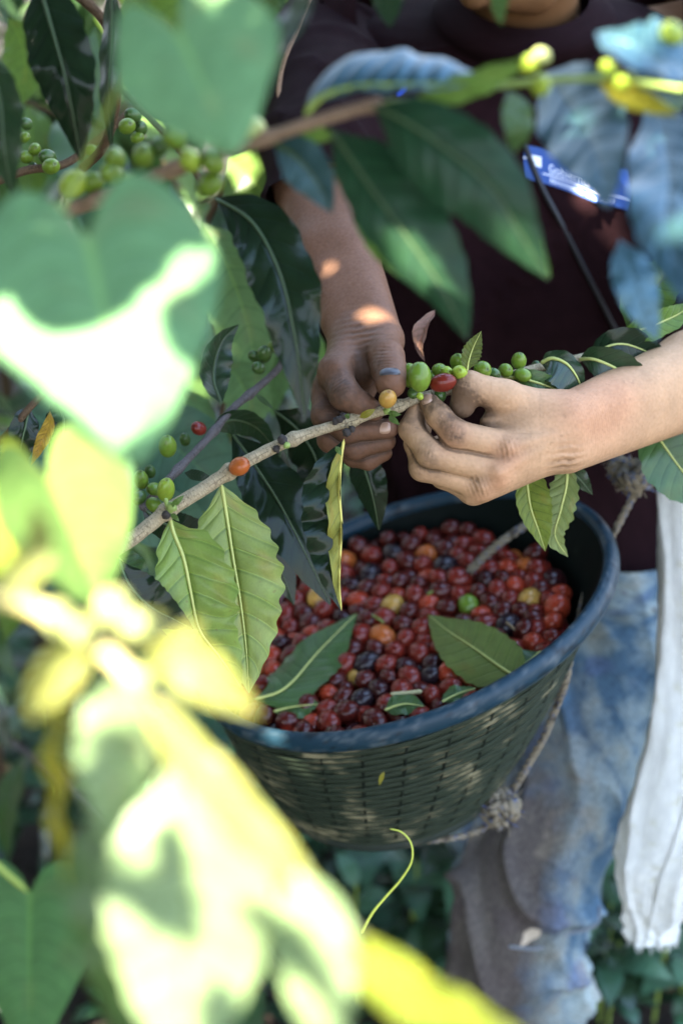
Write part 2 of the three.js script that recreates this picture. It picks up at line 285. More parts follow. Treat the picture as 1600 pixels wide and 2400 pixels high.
const resin = [[1512, 952, 62, 10], [1500, 965, 62, 7], [1525, 975, 62, 6], [1490, 985, 62, 9]].map((q) => ({ c: J(q), r: q[3] / 1000 }));
const near = (x, y, z, s) => Math.exp(-((x - s.c.x) ** 2 + (y - s.c.y) ** 2 + (z - s.c.z) ** 2) / (s.r * s.r));
function skin(base, dirt, red, body) {
  return (x, y, z, gx, gy, gz) => {
    const m = 1 + 0.26 * fbm(x * 45, y * 45, z * 45, 4) + 0.12 * nz(x * 420, y * 420, z * 420);
    let r = base[0] * m, g = base[1] * m, b = base[2] * m, dd = 0, rr = 0;
    for (const s of red) rr += near(x, y, z, s);
    rr = Math.min(1, rr) * 0.5; r *= 1 + 0.02 * rr; g *= 1 - 0.26 * rr; b *= 1 - 0.3 * rr;
    for (const s of dirt) dd += s.a * near(x, y, z, s);
    const grain = 0.5 + 0.9 * fbm(x * 190, y * 190, z * 190, 3) + 0.25 * nz(x * 700, y * 700, z * 700);
    // what is lower than its surroundings keeps the soil: creases between fingers
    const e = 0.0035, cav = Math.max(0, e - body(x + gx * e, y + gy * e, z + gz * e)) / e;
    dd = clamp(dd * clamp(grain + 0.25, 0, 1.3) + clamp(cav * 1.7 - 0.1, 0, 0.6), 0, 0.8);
    const sp = nz(x * 260 + 5, y * 260, z * 260) > 0.6 ? 0.16 : 0; dd = Math.min(0.85, dd + sp);
    return [lerp(r, 0.05, dd), lerp(g, 0.032, dd), lerp(b, 0.022, dd)];
  };
}
const skinFine = (x, y, z) => { const s = 520, a = 0.2; return [a * nz(x * s, y * s, z * s + 3), a * nz(x * s + 9, y * s, z * s), a * nz(x * s, y * s + 7, z * s)]; };
const skinMat = new THREE.MeshPhysicalMaterial({ name: 'skin', color: 0xffffff, vertexColors: true, roughness: 0.52, specularIntensity: 0.3 });
const [rl, rh] = box(rBones, 0.004), [ll, lh] = box(lBones, 0.004);
const rSkin = skin([0.44, 0.265, 0.145], dirtR, redR, rField), lSkin = skin([0.15, 0.074, 0.042], dirtL, [], lField);  // the shade on the left arm is put into its darker base tone
const rSkinResin = (x, y, z, gx, gy, gz) => { const c = rSkin(x, y, z, gx, gy, gz); let q = 0; for (const s of resin) q += near(x, y, z, s); q = clamp(q, 0, 1) * sstep(0.5 + fbm(x * 130, y * 130, z * 130, 3) * 1.6, 0.35, 0.75) * 0.6; return [lerp(c[0], 0.42, q), lerp(c[1], 0.20, q), lerp(c[2], 0.05, q)]; };
const rHand = meshField(rField, rl, rh, 0.00125, rSkinResin, skinFine);
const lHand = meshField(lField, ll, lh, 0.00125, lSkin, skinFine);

// the rest of the body: hips, trunk, upper arms, neck and head bent over the branch
const W = (px, py, z) => P(px, py, z);
const lElbow = J([760, 400, 200]), rElbow = J([1790, 810, 207]);
const neckA = W(1235, 55, 1.425), chest = W(1180, 330, 1.44), waist = W(1255, 1240, 1.66), lSh = W(790, 140, 1.49), rSh = W(1640, 120, 1.49);
const hipL = W(1150, 1420, 1.70), hipR = W(1440, 1400, 1.62), kneeR = W(1225, 2090, 1.60), ankR = W(1195, 2600, 1.98), kneeL = W(1130, 1800, 1.92), ankL = W(1200, 2080, 2.3);
const bb = (a, b, ra, rb) => [a.x, a.y, a.z, b.x, b.y, b.z, ra, rb];
const headC = W(1195, -310, 1.33), chin = W(1108, -12, 1.27), jaw = W(1215, -22, 1.31);
const bodyBones = [bb(chest.clone().add(V(-0.07, 0, 0)), waist.clone().add(V(-0.05, 0, 0)), 0.068, 0.07), bb(chest.clone().add(V(0.07, 0, 0)), waist.clone().add(V(0.05, 0, 0)), 0.068, 0.07), bb(lSh, rSh, 0.045, 0.045), bb(lSh, lElbow, 0.05, 0.041), bb(rSh, rElbow, 0.05, 0.041),
  bb(chest, neckA, 0.055, 0.04), bb(neckA, jaw.clone().lerp(headC, 0.4), 0.05, 0.055), bb(waist, hipL, 0.07, 0.05), bb(waist, hipR, 0.07, 0.05), bb(hipR, kneeR, 0.05, 0.04), bb(kneeR, ankR, 0.044, 0.03), bb(hipL, kneeL, 0.068, 0.046), bb(kneeL, ankL, 0.044, 0.03)];
const headBones = [bb(headC, headC.clone().add(V(0, -0.02, 0.04)), 0.078, 0.07), bb(headC, chin.clone().lerp(headC, 0.25), 0.06, 0.034), bb(W(1130, -55, 1.27), W(1110, -14, 1.268), 0.016, 0.0135), bb(W(1165, -30, 1.285), W(1250, -28, 1.30), 0.02, 0.024), bb(neckA, jaw.clone().lerp(headC, 0.4), 0.052, 0.055),
  bb(W(1120, -150, 1.25), W(1095, -95, 1.235), 0.009, 0.013), bb(W(1085, -60, 1.25), W(1150, -62, 1.255), 0.008, 0.008), bb(W(1370, -250, 1.4), W(1365, -180, 1.4), 0.014, 0.012), bb(W(1010, -250, 1.36), W(1015, -180, 1.36), 0.014, 0.012)];
const bodyField = (x, y, z) => { let d = 1; for (const b of bodyBones) d = smin(d, bone(x, y, z, b), 0.03); return d; };
const headField = (x, y, z) => { let d = 1; for (const b of headBones) d = smin(d, bone(x, y, z, b), 0.014); for (const e of eyes) { const q = Math.hypot(x - e.x, y - e.y, z - e.z); d += 0.004 * Math.exp(-((q / 0.016) ** 2)); } return d; };
const eyes = [W(1070, -190, 1.27), W(1180, -195, 1.28)];
const faceSkin = skin([0.13, 0.066, 0.028], [], [], headField), trunkSkin = skin([0.36, 0.215, 0.135], [], [], bodyField);  // face and neck tone darkened to hold the shade under the head
const [bl, bh] = box(bodyBones, 0.02), [hl, hh] = box(headBones, 0.01);
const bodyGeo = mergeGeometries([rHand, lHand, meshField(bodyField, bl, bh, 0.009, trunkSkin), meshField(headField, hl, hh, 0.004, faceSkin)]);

const person = thing('person', 'person in a dark maroon shirt and muddy blue jeans picking coffee cherries with both hands', 'person', V(kneeR.x, 0, ankR.z));
part(person, 'body', bodyGeo, skinMat);
// nails
const nailMat = new THREE.MeshPhysicalMaterial({ name: 'nail', color: col(0.33, 0.2, 0.13), roughness: 0.4, clearcoat: 0.5, clearcoatRoughness: 0.3 });
const nailDirty = new THREE.MeshPhysicalMaterial({ name: 'dirty nail', color: col(0.028, 0.024, 0.026), roughness: 0.5, clearcoat: 0.4, clearcoatRoughness: 0.3 });
function nail(c, out, along, l, w, mat, t = 1.1) { // a curved plate set into the fingertip
  const C = J(c), N = J(out).sub(C).normalize(), A = J(along).sub(C); A.addScaledVector(N, -A.dot(N)).normalize(); const S = N.clone().cross(A);
  const g = gridGeo(10, 12, (u, v) => { const a = (v - 0.5) * 2, y = (u - 0.5) * l / 1000 * Math.sqrt(Math.max(0.02, 1 - Math.pow(Math.abs(a), 3.5) * 0.75)), x = a * w / 2000; return C.clone().addScaledVector(A, y).addScaledVector(S, x).addScaledVector(N, t / 1000 - 0.0016 * a * a - (Math.abs(a) > 0.98 || u < 0.01 || u > 0.99 ? 0.0008 : 0) - 0.0007 * (2 * u - 1) ** 2); });
  part(person, 'fingernail', g, mat);
}
nail([899, 1002, 5], [892, 992, -8], [950, 1000, 6], 10, 9, nailMat, 1.3);
nail([1000, 936, 0], [975, 918, -10], [1008, 910, 8], 9, 9, nailMat, 2.7);
nail([914, 893, -13], [912, 848, -24], [914, 905, -45], 8, 15, nailDirty, 10.0);

// ---------- clothes ----------
const clothBump = dataTex(256, 256, (u, v) => 0.5 + 0.25 * Math.sin(u * 256 * 0.8) * Math.sin(v * 256 * 0.8) + 0.3 * nz(u * 60, v * 60, 4));
clothBump.repeat.set(6, 6);
const shirtMap = dataTex(512, 512, (u, v) => { const g = 0.72 + 0.3 * fbm(u * 14, v * 14, 6) + 0.12 * nz(u * 130, v * 130, 2); return [g, g * 0.98, g]; });
const shirtMat = new THREE.MeshPhysicalMaterial({ name: 'maroon cotton', color: col(0.019, 0.0072, 0.0085), map: shirtMap, bumpMap: clothBump, bumpScale: 0.0006, roughness: 0.9, specularIntensity: 0.12 });
const ringsT = [[1228, 46, 1.385, 0.055, 0.053], [1222, 34, 1.40, 0.08, 0.066], [1210, 45, 1.42, 0.145, 0.085], [1198, 140, 1.43, 0.195, 0.10], [1186, 400, 1.45, 0.20, 0.115], [1196, 700, 1.52, 0.194, 0.114], [1222, 1000, 1.62, 0.19, 0.118], [1248, 1240, 1.66, 0.188, 0.124], [1262, 1375, 1.685, 0.195, 0.134]].map((r) => ({ c: P(r[0], r[1], r[2]), w: r[3], d: r[4] }));
const torsoCurve = curveOf(ringsT.map((r) => r.c));
function ringAt(u) { const t = clamp(u, 0, 1) * (ringsT.length - 1), i = Math.min(Math.floor(t), ringsT.length - 2), f = t - i; return { c: torsoCurve.getPoint(u), w: lerp(ringsT[i].w, ringsT[i + 1].w, f), d: lerp(ringsT[i].d, ringsT[i + 1].d, f) }; }
const ridge = (x) => 1 - Math.abs(Math.sin(x));
function torso(u, th, lift = 0) { // th = 90 degrees is the front
  const r = ringAt(u), cx = Math.cos(th), sz = Math.sin(th), sx = Math.sign(cx) * Math.pow(Math.abs(cx), 0.86), ss = Math.sign(sz) * Math.pow(Math.abs(sz), 0.86);
  const y = u * 8, amp = sstep(u, 0.12, 0.4);
  let f = 0.017 * Math.pow(ridge(th * 2.6 + y * 0.9 + 1.3 * nz(th * 1.3, y * 0.5, 2)), 3) + 0.014 * Math.pow(ridge(th * 4.1 - y * 1.5 + 2 * nz(th, y * 0.6, 9)), 4) + 0.007 * fbm(th * 3, y * 1.2, 4) + 0.012 * sstep(u, 0.75, 1) * nz(th * 5, 3, y * 0.4);
  f = f * amp + lift;
  return V(r.c.x + sx * (r.w + f), r.c.y - 0.02 * sz * (1 - u) + (u > 0.98 ? 0.004 * Math.sin(th * 7) : 0), r.c.z + ss * (r.d + f));
}
function onTorso(px, py, lift = 0) { // the place of the shirt front that the photograph shows there
  let best = [0.5, 1.57], bd = 1e9, su = 0.5, st = 1.6;
  for (let k = 0; k < 7; k++) { const [u0, t0] = best; for (let i = -8; i <= 8; i++) for (let j = -8; j <= 8; j++) { const u = clamp(u0 + i / 8 * su, 0.05, 1), t = clamp(t0 + j / 8 * st, 0, 3.14), q = torso(u, t).applyMatrix4(camera.matrixWorldInverse), e = Math.hypot(q.x / -q.z * F + 800 - px, -q.y / -q.z * F + 1200 - py); if (e < bd) { bd = e; best = [u, t]; } } su *= 0.4; st *= 0.4; }
  return best;
}
camera.matrixWorldInverse.copy(camera.matrixWorld).invert();
const sleeve = (pts, radii, seed, seg = 40) => { const c = curveOf(pts), fr = c.computeFrenetFrames(seg, false); return gridGeo(seg, 36, (u, v) => { const i = Math.round(u * seg), a = v * Math.PI * 2, k = u * (radii.length - 1), j = Math.min(Math.floor(k), radii.length - 2), r = lerp(radii[j], radii[j + 1], k - j) + 0.006 * Math.pow(ridge(u * 13 + a * 1.0 + 1.5 * nz(a, u * 4, seed)), 3) * (0.4 + u) + 0.004 * fbm(Math.cos(a) * 2, Math.sin(a) * 2, u * 9 + seed); return [c.getPointAt(u).addScaledVector(fr.normals[i], Math.cos(a) * r).addScaledVector(fr.binormals[i], Math.sin(a) * r), u * 3, v * 2]; }, true); };
const shirtGeo = mergeGeometries([gridGeo(90, 120, (u, v) => [torso(u, v * Math.PI * 2), u * 4, v * 6], true),
  sleeve([P(905, 110, 1.47), lSh, lSh.clone().lerp(lElbow, 0.5), lElbow, P(762, 486, 1.212)], [0.085, 0.07, 0.062, 0.056, 0.046], 3), sleeve([P(1500, 100, 1.47), rSh, rSh.clone().lerp(rElbow, 0.5), rElbow.clone().add(V(0.0, 0.0, 0.0)), P(1745, 830, 1.23)], [0.085, 0.07, 0.062, 0.058, 0.05], 8)]);
const shirt = part(person, 'shirt', shirtGeo, shirtMat, 'dark maroon cotton shirt with a blue and white print on the chest');
// collar: a folded band round the neck
part(person, 'collar', gridGeo(8, 60, (u, v) => { const a = v * Math.PI * 2, r = ringAt(0.03 + 0.02 * u), b = Math.sin(Math.PI * u); return V(r.c.x + Math.cos(a) * (0.062 + 0.016 * b + 0.022 * u), r.c.y + 0.022 - 0.032 * u - 0.020 * Math.sin(a), r.c.z + Math.sin(a) * (0.06 + 0.014 * b + 0.02 * u)); }, true), shirtMat);
function onShirtTube(px, r, mat, name, label) { const pts = px.map((p) => { const [u, t] = onTorso(p[0], p[1]); return torso(u, t, r * 0.7); }); return part(person, name, tube(pts, r, { seg: 60, rad: 8 }), mat, label); }
const blackCord = new THREE.MeshPhysicalMaterial({ name: 'black cord', color: col(0.012, 0.012, 0.014), roughness: 0.6 });
onShirtTube([[1225, 330], [1262, 425], [1312, 520], [1362, 620], [1410, 715], [1452, 800]], 0.0028, blackCord, 'shoulder_strap', 'thin black strap across the chest');
onShirtTube([[1100, 30], [1112, 60], [1128, 110], [1142, 170]], 0.0016, shirtMat, 'placket_seam');
onShirtTube([[1146, 40], [1152, 80], [1166, 130], [1175, 180]], 0.0022, blackCord, 'placket_seam');
// the print: words on a blue patch, wrapped on the shirt
function canvasTex(w, h, draw) { const c = document.createElement('canvas'); c.width = w; c.height = h; draw(c.getContext('2d'), w, h); const t = new THREE.CanvasTexture(c); t.colorSpace = THREE.SRGBColorSpace; return t; }
const printTex = canvasTex(1024, 300, (x, w, h) => {
  x.fillStyle = '#24498a'; x.fillRect(0, 0, w, h);
  x.fillStyle = '#eef3f6'; x.fillRect(0, 110, 90, 16); x.fillRect(60, 80, 80, 90);
  x.fillRect(150, 212, 880, 9);
  x.font = '104px sans-serif'; x.fillText('Gobierno de', 205, 196, 480); x.font = '66px sans-serif'; x.fillText('Ministerio de Cultura', 215, 280, 620);
});
const printMat = new THREE.MeshPhysicalMaterial({ name: 'shirt print', color: 0xffffff, map: printTex, roughness: 0.7 });
const [pu0, pt0] = onTorso(1226, 338), [pu1, pt1] = onTorso(1226, 416), [pu2, pt2] = onTorso(1470, 395), [pu3, pt3] = onTorso(1470, 492);
part(shirt, 'chest_print', gridGeo(24, 60, (u, v) => { const tu = lerp(lerp(pu0, pu2, v), lerp(pu1, pu3, v), u), tt = lerp(lerp(pt0, pt2, v), lerp(pt1, pt3, v), u); return [torso(tu, tt, 0.0016), v, 1 - u]; }), printMat, 'blue print that reads Gobierno de, Ministerio de Cultura in white');
const print2 = canvasTex(512, 512, (x, w, h) => { x.fillStyle = '#1b1219'; x.fillRect(0, 0, w, h); x.fillStyle = '#2c50c8'; x.font = 'bold 250px sans-serif'; x.fillText('ico', 30, 210); x.fillStyle = '#c6d28a'; x.font = '150px sans-serif'; x.save(); x.rotate(0.22); x.fillText('norte', 110, 390); x.restore(); });
const [qu0, qt0] = onTorso(845, 150), [qu1, qt1] = onTorso(852, 400), [qu2, qt2] = onTorso(1025, 165), [qu3, qt3] = onTorso(1030, 415);
part(shirt, 'lettering', gridGeo(24, 30, (u, v) => { const tu = lerp(lerp(qu0, qu2, v), lerp(qu1, qu3, v), u), tt = lerp(lerp(qt0, qt2, v), lerp(qt1, qt3, v), u); return [torso(tu, tt, 0.0013), v, 1 - u]; }), new THREE.MeshPhysicalMaterial({ name: 'shirt lettering', map: print2, roughness: 0.8 }), 'blue and pale letters printed on the shirt, mostly hidden by leaves');
// hair, out of the frame above
part(person, 'hair', gridGeo(20, 40, (u, v) => { const a = v * Math.PI * 2, e = lerp(1.57, 0.1, u), r = 0.088 + 0.003 * nz(Math.cos(a) * 6, Math.sin(a) * 6, u * 9); return headC.clone().add(V(Math.cos(a) * Math.cos(e) * r, Math.sin(e) * r, Math.sin(a) * Math.cos(e) * r * (Math.sin(a) > 0 ? 0.9 : 1.08))); }, true), new THREE.MeshPhysicalMaterial({ name: 'hair', color: col(0.012, 0.01, 0.009), roughness: 0.6 }));

// jeans
const stain = (u, v, a, b, ru, rv) => Math.exp(-(((u - a) / ru) ** 2) - (((v - b) / rv) ** 2));
const jeansMap = dataTex(1024, 1024, (u, v) => { // u down the leg, v round it (0.25 is the front)
  const tw = 0.5 + 0.5 * Math.sin((u * 1.0 + v * 0.55) * 1024 * 0.9), n1 = fbm(u * 7, v * 5, 1), n2 = fbm(u * 26, v * 18, 5), n3 = nz(u * 150, v * 110, 8);
  let fade = clamp(0.62 + 1.5 * n1 + 1.2 * n2 - 0.5 * Math.pow(1 - Math.abs(nz(u * 9 + 2, v * 7 + u * 6, 11)), 9), 0, 1), r = lerp(0.07, 0.32, fade), g = lerp(0.145, 0.43, fade), b = lerp(0.24, 0.47, fade);
  const pt = sstep(nz(u * 16 + 4, v * 10, 3), 0.18, 0.45) * 0.75; r = lerp(r, 0.09, pt); g = lerp(g, 0.15, pt); b = lerp(b, 0.30, pt);
  const soil = clamp(1.5 * stain(u, v, 0.62, 0.40, 0.16, 0.16) + 0.9 * stain(u, v, 0.85, 0.36, 0.18, 0.2) + 0.55 * stain(u, v, 0.40, 0.40, 0.2, 0.16) + 0.5 * n2 + 0.35 * n1 - 0.08, 0, 0.93);
  r = lerp(r, 0.075, soil); g = lerp(g, 0.062, soil); b = lerp(b, 0.054, soil);
  const ochre = clamp(sstep(n1 + n2, 0.15, 0.6) * 0.25, 0, 1); r = lerp(r, 0.34, ochre); g = lerp(g, 0.31, ochre); b = lerp(b, 0.24, ochre);
  const m = 0.84 + 0.16 * tw + 0.34 * n3; return [r * m * 0.95, g * m * 0.88, b * m * 0.80].map((c) => Math.pow(c, 1 / 2.2));
}, true);
const denimBump = dataTex(256, 256, (u, v) => 0.5 + 0.28 * Math.sin((u + v) * Math.PI * 2 * 32) + 0.25 * nz(u * 80, v * 80, 2)); denimBump.repeat.set(9, 4);
const jeansMat = new THREE.MeshPhysicalMaterial({ name: 'muddy denim', map: jeansMap, bumpMap: denimBump, bumpScale: 0.0006, roughness: 0.95, specularIntensity: 0.12 });
function leg(stations, seed, amp = 1) {
  const c = curveOf(stations.map((s) => P(s[0], s[1], s[2])));
  return (u, v, lift = 0) => {
    const k = u * (stations.length - 1), i = Math.min(Math.floor(k), stations.length - 2), f = k - i, r = lerp(stations[i][3], stations[i + 1][3], f), th = v * Math.PI * 2;
    const p = c.getPoint(u), T = c.getTangent(u), S = V(0, 0, 1).cross(T).normalize(), B = T.clone().cross(S).normalize();   // S points to the viewer's right, B to the viewer
    const knee = Math.exp(-(((u - 0.62) / 0.2) ** 2)), low = sstep(u, 0.6, 0.85), dir = Math.cos(th);
    let w = 0.020 * knee * Math.pow(ridge(u * 20 + th * 1.1 + 2.4 * nz(th * 0.9, u * 5, seed)), 2.5) + 0.030 * low * Math.pow(ridge(u * 17 - th * 0.9 + 2.6 * nz(th * 0.8, u * 4, seed + 3)), 2) + 0.013 * Math.pow(ridge(u * 7 + th * 1.7 + 2 * nz(th, u * 3, seed + 7)), 3.5) + 0.008 * fbm(Math.cos(th) * 1.6, Math.sin(th) * 1.6, u * 8 + seed);
    w = w * amp + 0.01 * knee * Math.max(0, Math.sin(th)) + lift;
    return p.addScaledVector(S, dir * (r + w)).addScaledVector(B, Math.sin(th) * (r * 0.95 + w));
  };
}
const legF = leg([[1440, 1290, 1.60, 0.088], [1428, 1420, 1.615, 0.086], [1405, 1600, 1.615, 0.078], [1352, 1800, 1.61, 0.074], [1268, 1980, 1.60, 0.071], [1222, 2120, 1.61, 0.071], [1212, 2260, 1.67, 0.066], [1210, 2420, 1.78, 0.068], [1212, 2600, 1.93, 0.066]], 2);
const legB = leg([[1170, 1380, 1.70, 0.09], [1160, 1560, 1.74, 0.085], [1140, 1800, 1.90, 0.07], [1165, 1960, 2.10, 0.062], [1190, 2080, 2.28, 0.06]], 11);
const pelvis = (u, v) => { const th = v * Math.PI * 2, c = torsoCurve.getPoint(1).lerp(P(1290, 1560, 1.72), u), r = lerp(1, 0.92, u), f = 0.006 * fbm(Math.cos(th) * 3, Math.sin(th) * 3, u * 4); return V(c.x + Math.cos(th) * (0.182 * r + f), c.y + 0.02 - 0.015 * Math.cos(th), c.z + Math.sin(th) * (0.122 * r + f)); };
const jeans = part(person, 'jeans', mergeGeometries([gridGeo(150, 110, (u, v) => [legF(u, v), u, v], true), gridGeo(70, 60, (u, v) => [legB(u, v), u, v + 0.3], true), gridGeo(12, 80, (u, v) => [pelvis(u, v), u * 0.2 + 0.05, v], true)]), jeansMat, 'worn blue jeans, faded and smeared with mud');
const thread = new THREE.MeshPhysicalMaterial({ name: 'seam thread', color: col(0.16, 0.18, 0.2), roughness: 0.9 });
const onLeg = (list, lift) => list.map(([u, v]) => legF(u, v, lift));
part(jeans, 'side_seam', tube(onLeg(Array.from({ length: 26 }, (_, i) => [0.02 + i * 0.038, 0.06]), 0.001), 0.0021, { seg: 120, rad: 6, wob: 0.3 }), jeansMat);
part(jeans, 'pocket_seam', tube(onLeg([[0.03, 0.27], [0.08, 0.2], [0.13, 0.13], [0.17, 0.05]], 0.001), 0.0016, { seg: 40, rad: 6 }), thread);
part(jeans, 'knee_seam', tube(onLeg([[0.56, 0.09], [0.585, 0.13], [0.6, 0.18], [0.62, 0.24], [0.625, 0.30]], 0.001), 0.0018, { seg: 50, rad: 6 }), thread);
part(jeans, 'waistband', gridGeo(4, 90, (u, v) => { const p = pelvis(0, v), q = torsoCurve.getPoint(1), d = V(p.x - q.x, 0, p.z - q.z).normalize(); return [p.addScaledVector(d, 0.006).add(V(0, 0.006 - u * 0.036, 0)), u * 0.05, v]; }, true), jeansMat);
for (const v of [0.02, 0.12]) part(jeans, 'belt_loop', (() => { const p = pelvis(0, v), q = torsoCurve.getPoint(1), d = V(p.x - q.x, 0, p.z - q.z).normalize(), b = p.addScaledVector(d, 0.009); return tube([b.clone().add(V(0, 0.012, 0)), b.clone().add(V(0, -0.01, 0)).addScaledVector(d, 0.002), b.clone().add(V(0, -0.036, 0))], 0.0045, { seg: 10, rad: 6 }); })(), jeansMat);
part(jeans, 'pale_patch', gridGeo(10, 10, (u, v) => { const a = v * Math.PI * 2, r = u * (0.62 + 0.3 * nz(Math.cos(a) * 1.5, Math.sin(a) * 1.5, 4)); return legF(0.605 + 0.024 * r * Math.sin(a), 0.262 + 0.02 * r * Math.cos(a) + 0.012 * r * Math.sin(a), 0.0012 - 0.001 * u); }), new THREE.MeshPhysicalMaterial({ name: 'brownish colour', color: col(0.42, 0.36, 0.28), roughness: 0.95 }), 'pale patch of brownish colour on the knee');  // pale irregular brownish patch laid on the knee
const bootMat = new THREE.MeshPhysicalMaterial({ name: 'black rubber', color: col(0.02, 0.02, 0.02), roughness: 0.5 });
for (const q of [legF(1, 0.25).lerp(legF(1, 0.75), 0.5), legB(1, 0.25).lerp(legB(1, 0.75), 0.5)]) part(person, 'boot', tube([q.clone().add(V(0, 0.1, 0)), V(q.x, 0.06, q.z), V(q.x, 0.045, q.z + 0.06), V(q.x, 0.04, q.z + 0.16)], (u) => 0.05 - 0.012 * u * u, { seg: 24, rad: 16 }), bootMat);

// ---------- the basket ----------
const rimC = P(940, 1416, 1.30), PHI = R(20), rimR = 0.192, botR = 0.112;
const e1 = V(Math.cos(PHI), Math.sin(PHI), 0), e2 = V(0, 0, 1), eN = V(-Math.sin(PHI), Math.cos(PHI), 0);
const botC = P(915, 1796, 1.40), f1 = V(Math.cos(R(9)), Math.sin(R(9)), 0);
const basketAt = (t, th, dr = 0) => { // t = 0 at the rim, 1 at the base
  const c = Math.cos(th), s = Math.sin(th), bulge = 0.008 * Math.sin(Math.PI * t), a = rimC.clone().addScaledVector(e1, c * (rimR + dr + bulge)).addScaledVector(e2, s * (rimR * 0.9 + dr + bulge));
  return a.lerp(botC.clone().addScaledVector(f1, c * (botR + dr + bulge)).addScaledVector(e2, s * (botR + dr + bulge)), t);
};
const basket = thing('basket', 'round dark green woven plastic basket with a blue rim, full of picked coffee cherries', 'basket', botC);
const wallMat = new THREE.MeshPhysicalMaterial({ name: 'basket plastic inside', color: col(0.005, 0.008, 0.007), roughness: 0.5, specularIntensity: 0.12 });
part(basket, 'wall', gridGeo(20, 96, (u, v) => basketAt(u, v * Math.PI * 2, -0.0036), true), wallMat);
part(basket, 'bottom', gridGeo(6, 64, (u, v) => { const a = v * Math.PI * 2; return botC.clone().addScaledVector(f1, Math.cos(a) * botR * (0.02 + 0.98 * u)).addScaledVector(e2, Math.sin(a) * botR * (0.02 + 0.98 * u)).add(V(0, 0.004, 0)); }, true), wallMat);
// woven strips with soil rubbed into them
const STK = 30, NS = 23;
const stripMat = new THREE.MeshPhysicalMaterial({ name: 'woven plastic strip', color: 0xffffff, vertexColors: true, roughness: 0.55, specularIntensity: 0.25 });
const soilOn = (p, k) => clamp(0.43 + 1.3 * fbm(p.x * 22, p.y * 22, p.z * 22, 4) + 0.5 * fbm(p.x * 70, p.y * 240, p.z * 70, 3) + k, 0, 1);
for (let i = 0; i < NS; i++) {
  const g = gridGeo(240, 8, (u, v) => {
    const th = u * Math.PI * 2, a = v * Math.PI * 2, wob = 0.0006 * nz(th * 3, i * 3.1, 2), t = 0.075 + (i + 0.5) / NS * 0.905 + 0.0045 * nz(th * 2.2, i * 1.7, 5), weave = 0.00045 * Math.sin(th * STK / 2 + (i % 2) * Math.PI);
    const p = basketAt(t + Math.sin(a) * 0.0195, th, weave + Math.cos(a) * 0.0017 + wob);
    const s = soilOn(p, 0.25 * Math.sin(a) + 0.05 * Math.sin(th * STK / 2 + (i % 2) * Math.PI) - 0.14 + 0.2 * sstep(t, 0.5, 1)) * sstep(Math.cos(a), -0.2, 0.6), c = sstep(s, 0.42, 0.85), m = 1 + 0.25 * nz(th * 20, i * 2.1, 4);
    return [p, u, v, [lerp(0.022 * m, 0.23, c), lerp(0.030 * m, 0.205, c), lerp(0.019 * m, 0.12, c)]];
  });
  part(basket, 'weave_strip', g, stripMat);
}
const stakeMat = new THREE.MeshPhysicalMaterial({ name: 'basket stake', color: col(0.008, 0.011, 0.008), roughness: 0.5, specularIntensity: 0.2 });
for (let k = 0; k < STK; k++) { const th = (k + 0.5) / STK * Math.PI * 2; part(basket, 'stake', tube([0.05, 0.35, 0.65, 0.985].map((t) => basketAt(t, th, -0.0005)), 0.0022, { seg: 10, rad: 6 }), stakeMat); }
const rimMat = new THREE.MeshPhysicalMaterial({ name: 'blue plastic rim', color: 0xffffff, vertexColors: true, roughness: 0.42, specularIntensity: 0.5 });
part(basket, 'rim', gridGeo(260, 22, (u, v) => {
  const th = u * Math.PI * 2, a = v * Math.PI * 2, out = basketAt(0, th).sub(rimC).normalize(), p = basketAt(0, th, 0.002).addScaledVector(out, Math.cos(a) * 0.0072).addScaledVector(eN, Math.sin(a) * 0.0098 - 0.004);
  const n = fbm(p.x * 60, p.y * 60, p.z * 60, 4), sp = nz(p.x * 380, p.y * 380, p.z * 380) > 0.5 ? 1 : 0, scr = sstep(n + 0.4 * nz(p.x * 200, p.y * 200, p.z * 200), 0.05, 0.42) * 0.75, dk = Math.max(sp * 0.6, sstep(fbm(p.x * 34 + 4, p.y * 90, p.z * 34, 3), 0.16, 0.3) * 0.7);
  return [p, u, v, [lerp(lerp(0.010, 0.075, scr), 0.005, dk), lerp(lerp(0.030, 0.095, scr), 0.006, dk), lerp(lerp(0.046, 0.105, scr), 0.007, dk)]];
}, true), rimMat);
part(basket, 'rim_groove', gridGeo(200, 8, (u, v) => { const th = u * Math.PI * 2, a = v * Math.PI * 2; return basketAt(0.072, th, 0.0012).addScaledVector(basketAt(0, th).sub(rimC).normalize(), Math.cos(a) * 0.0018).addScaledVector(eN, Math.sin(a) * 0.0022); }, true), wallMat);
const bandMat = stripMat;
part(basket, 'foot_ring', gridGeo(160, 10, (u, v) => { const th = u * Math.PI * 2, a = v * Math.PI * 2, p = basketAt(0.985, th, 0.001).addScaledVector(basketAt(1, th).sub(botC).normalize(), Math.cos(a) * 0.003).add(V(0, Math.sin(a) * 0.005, 0)), s = sstep(soilOn(p, 0.1), 0.45, 0.9); return [p, u, v, [lerp(0.02, 0.17, s), lerp(0.026, 0.15, s), lerp(0.02, 0.09, s)]]; }, true), bandMat);

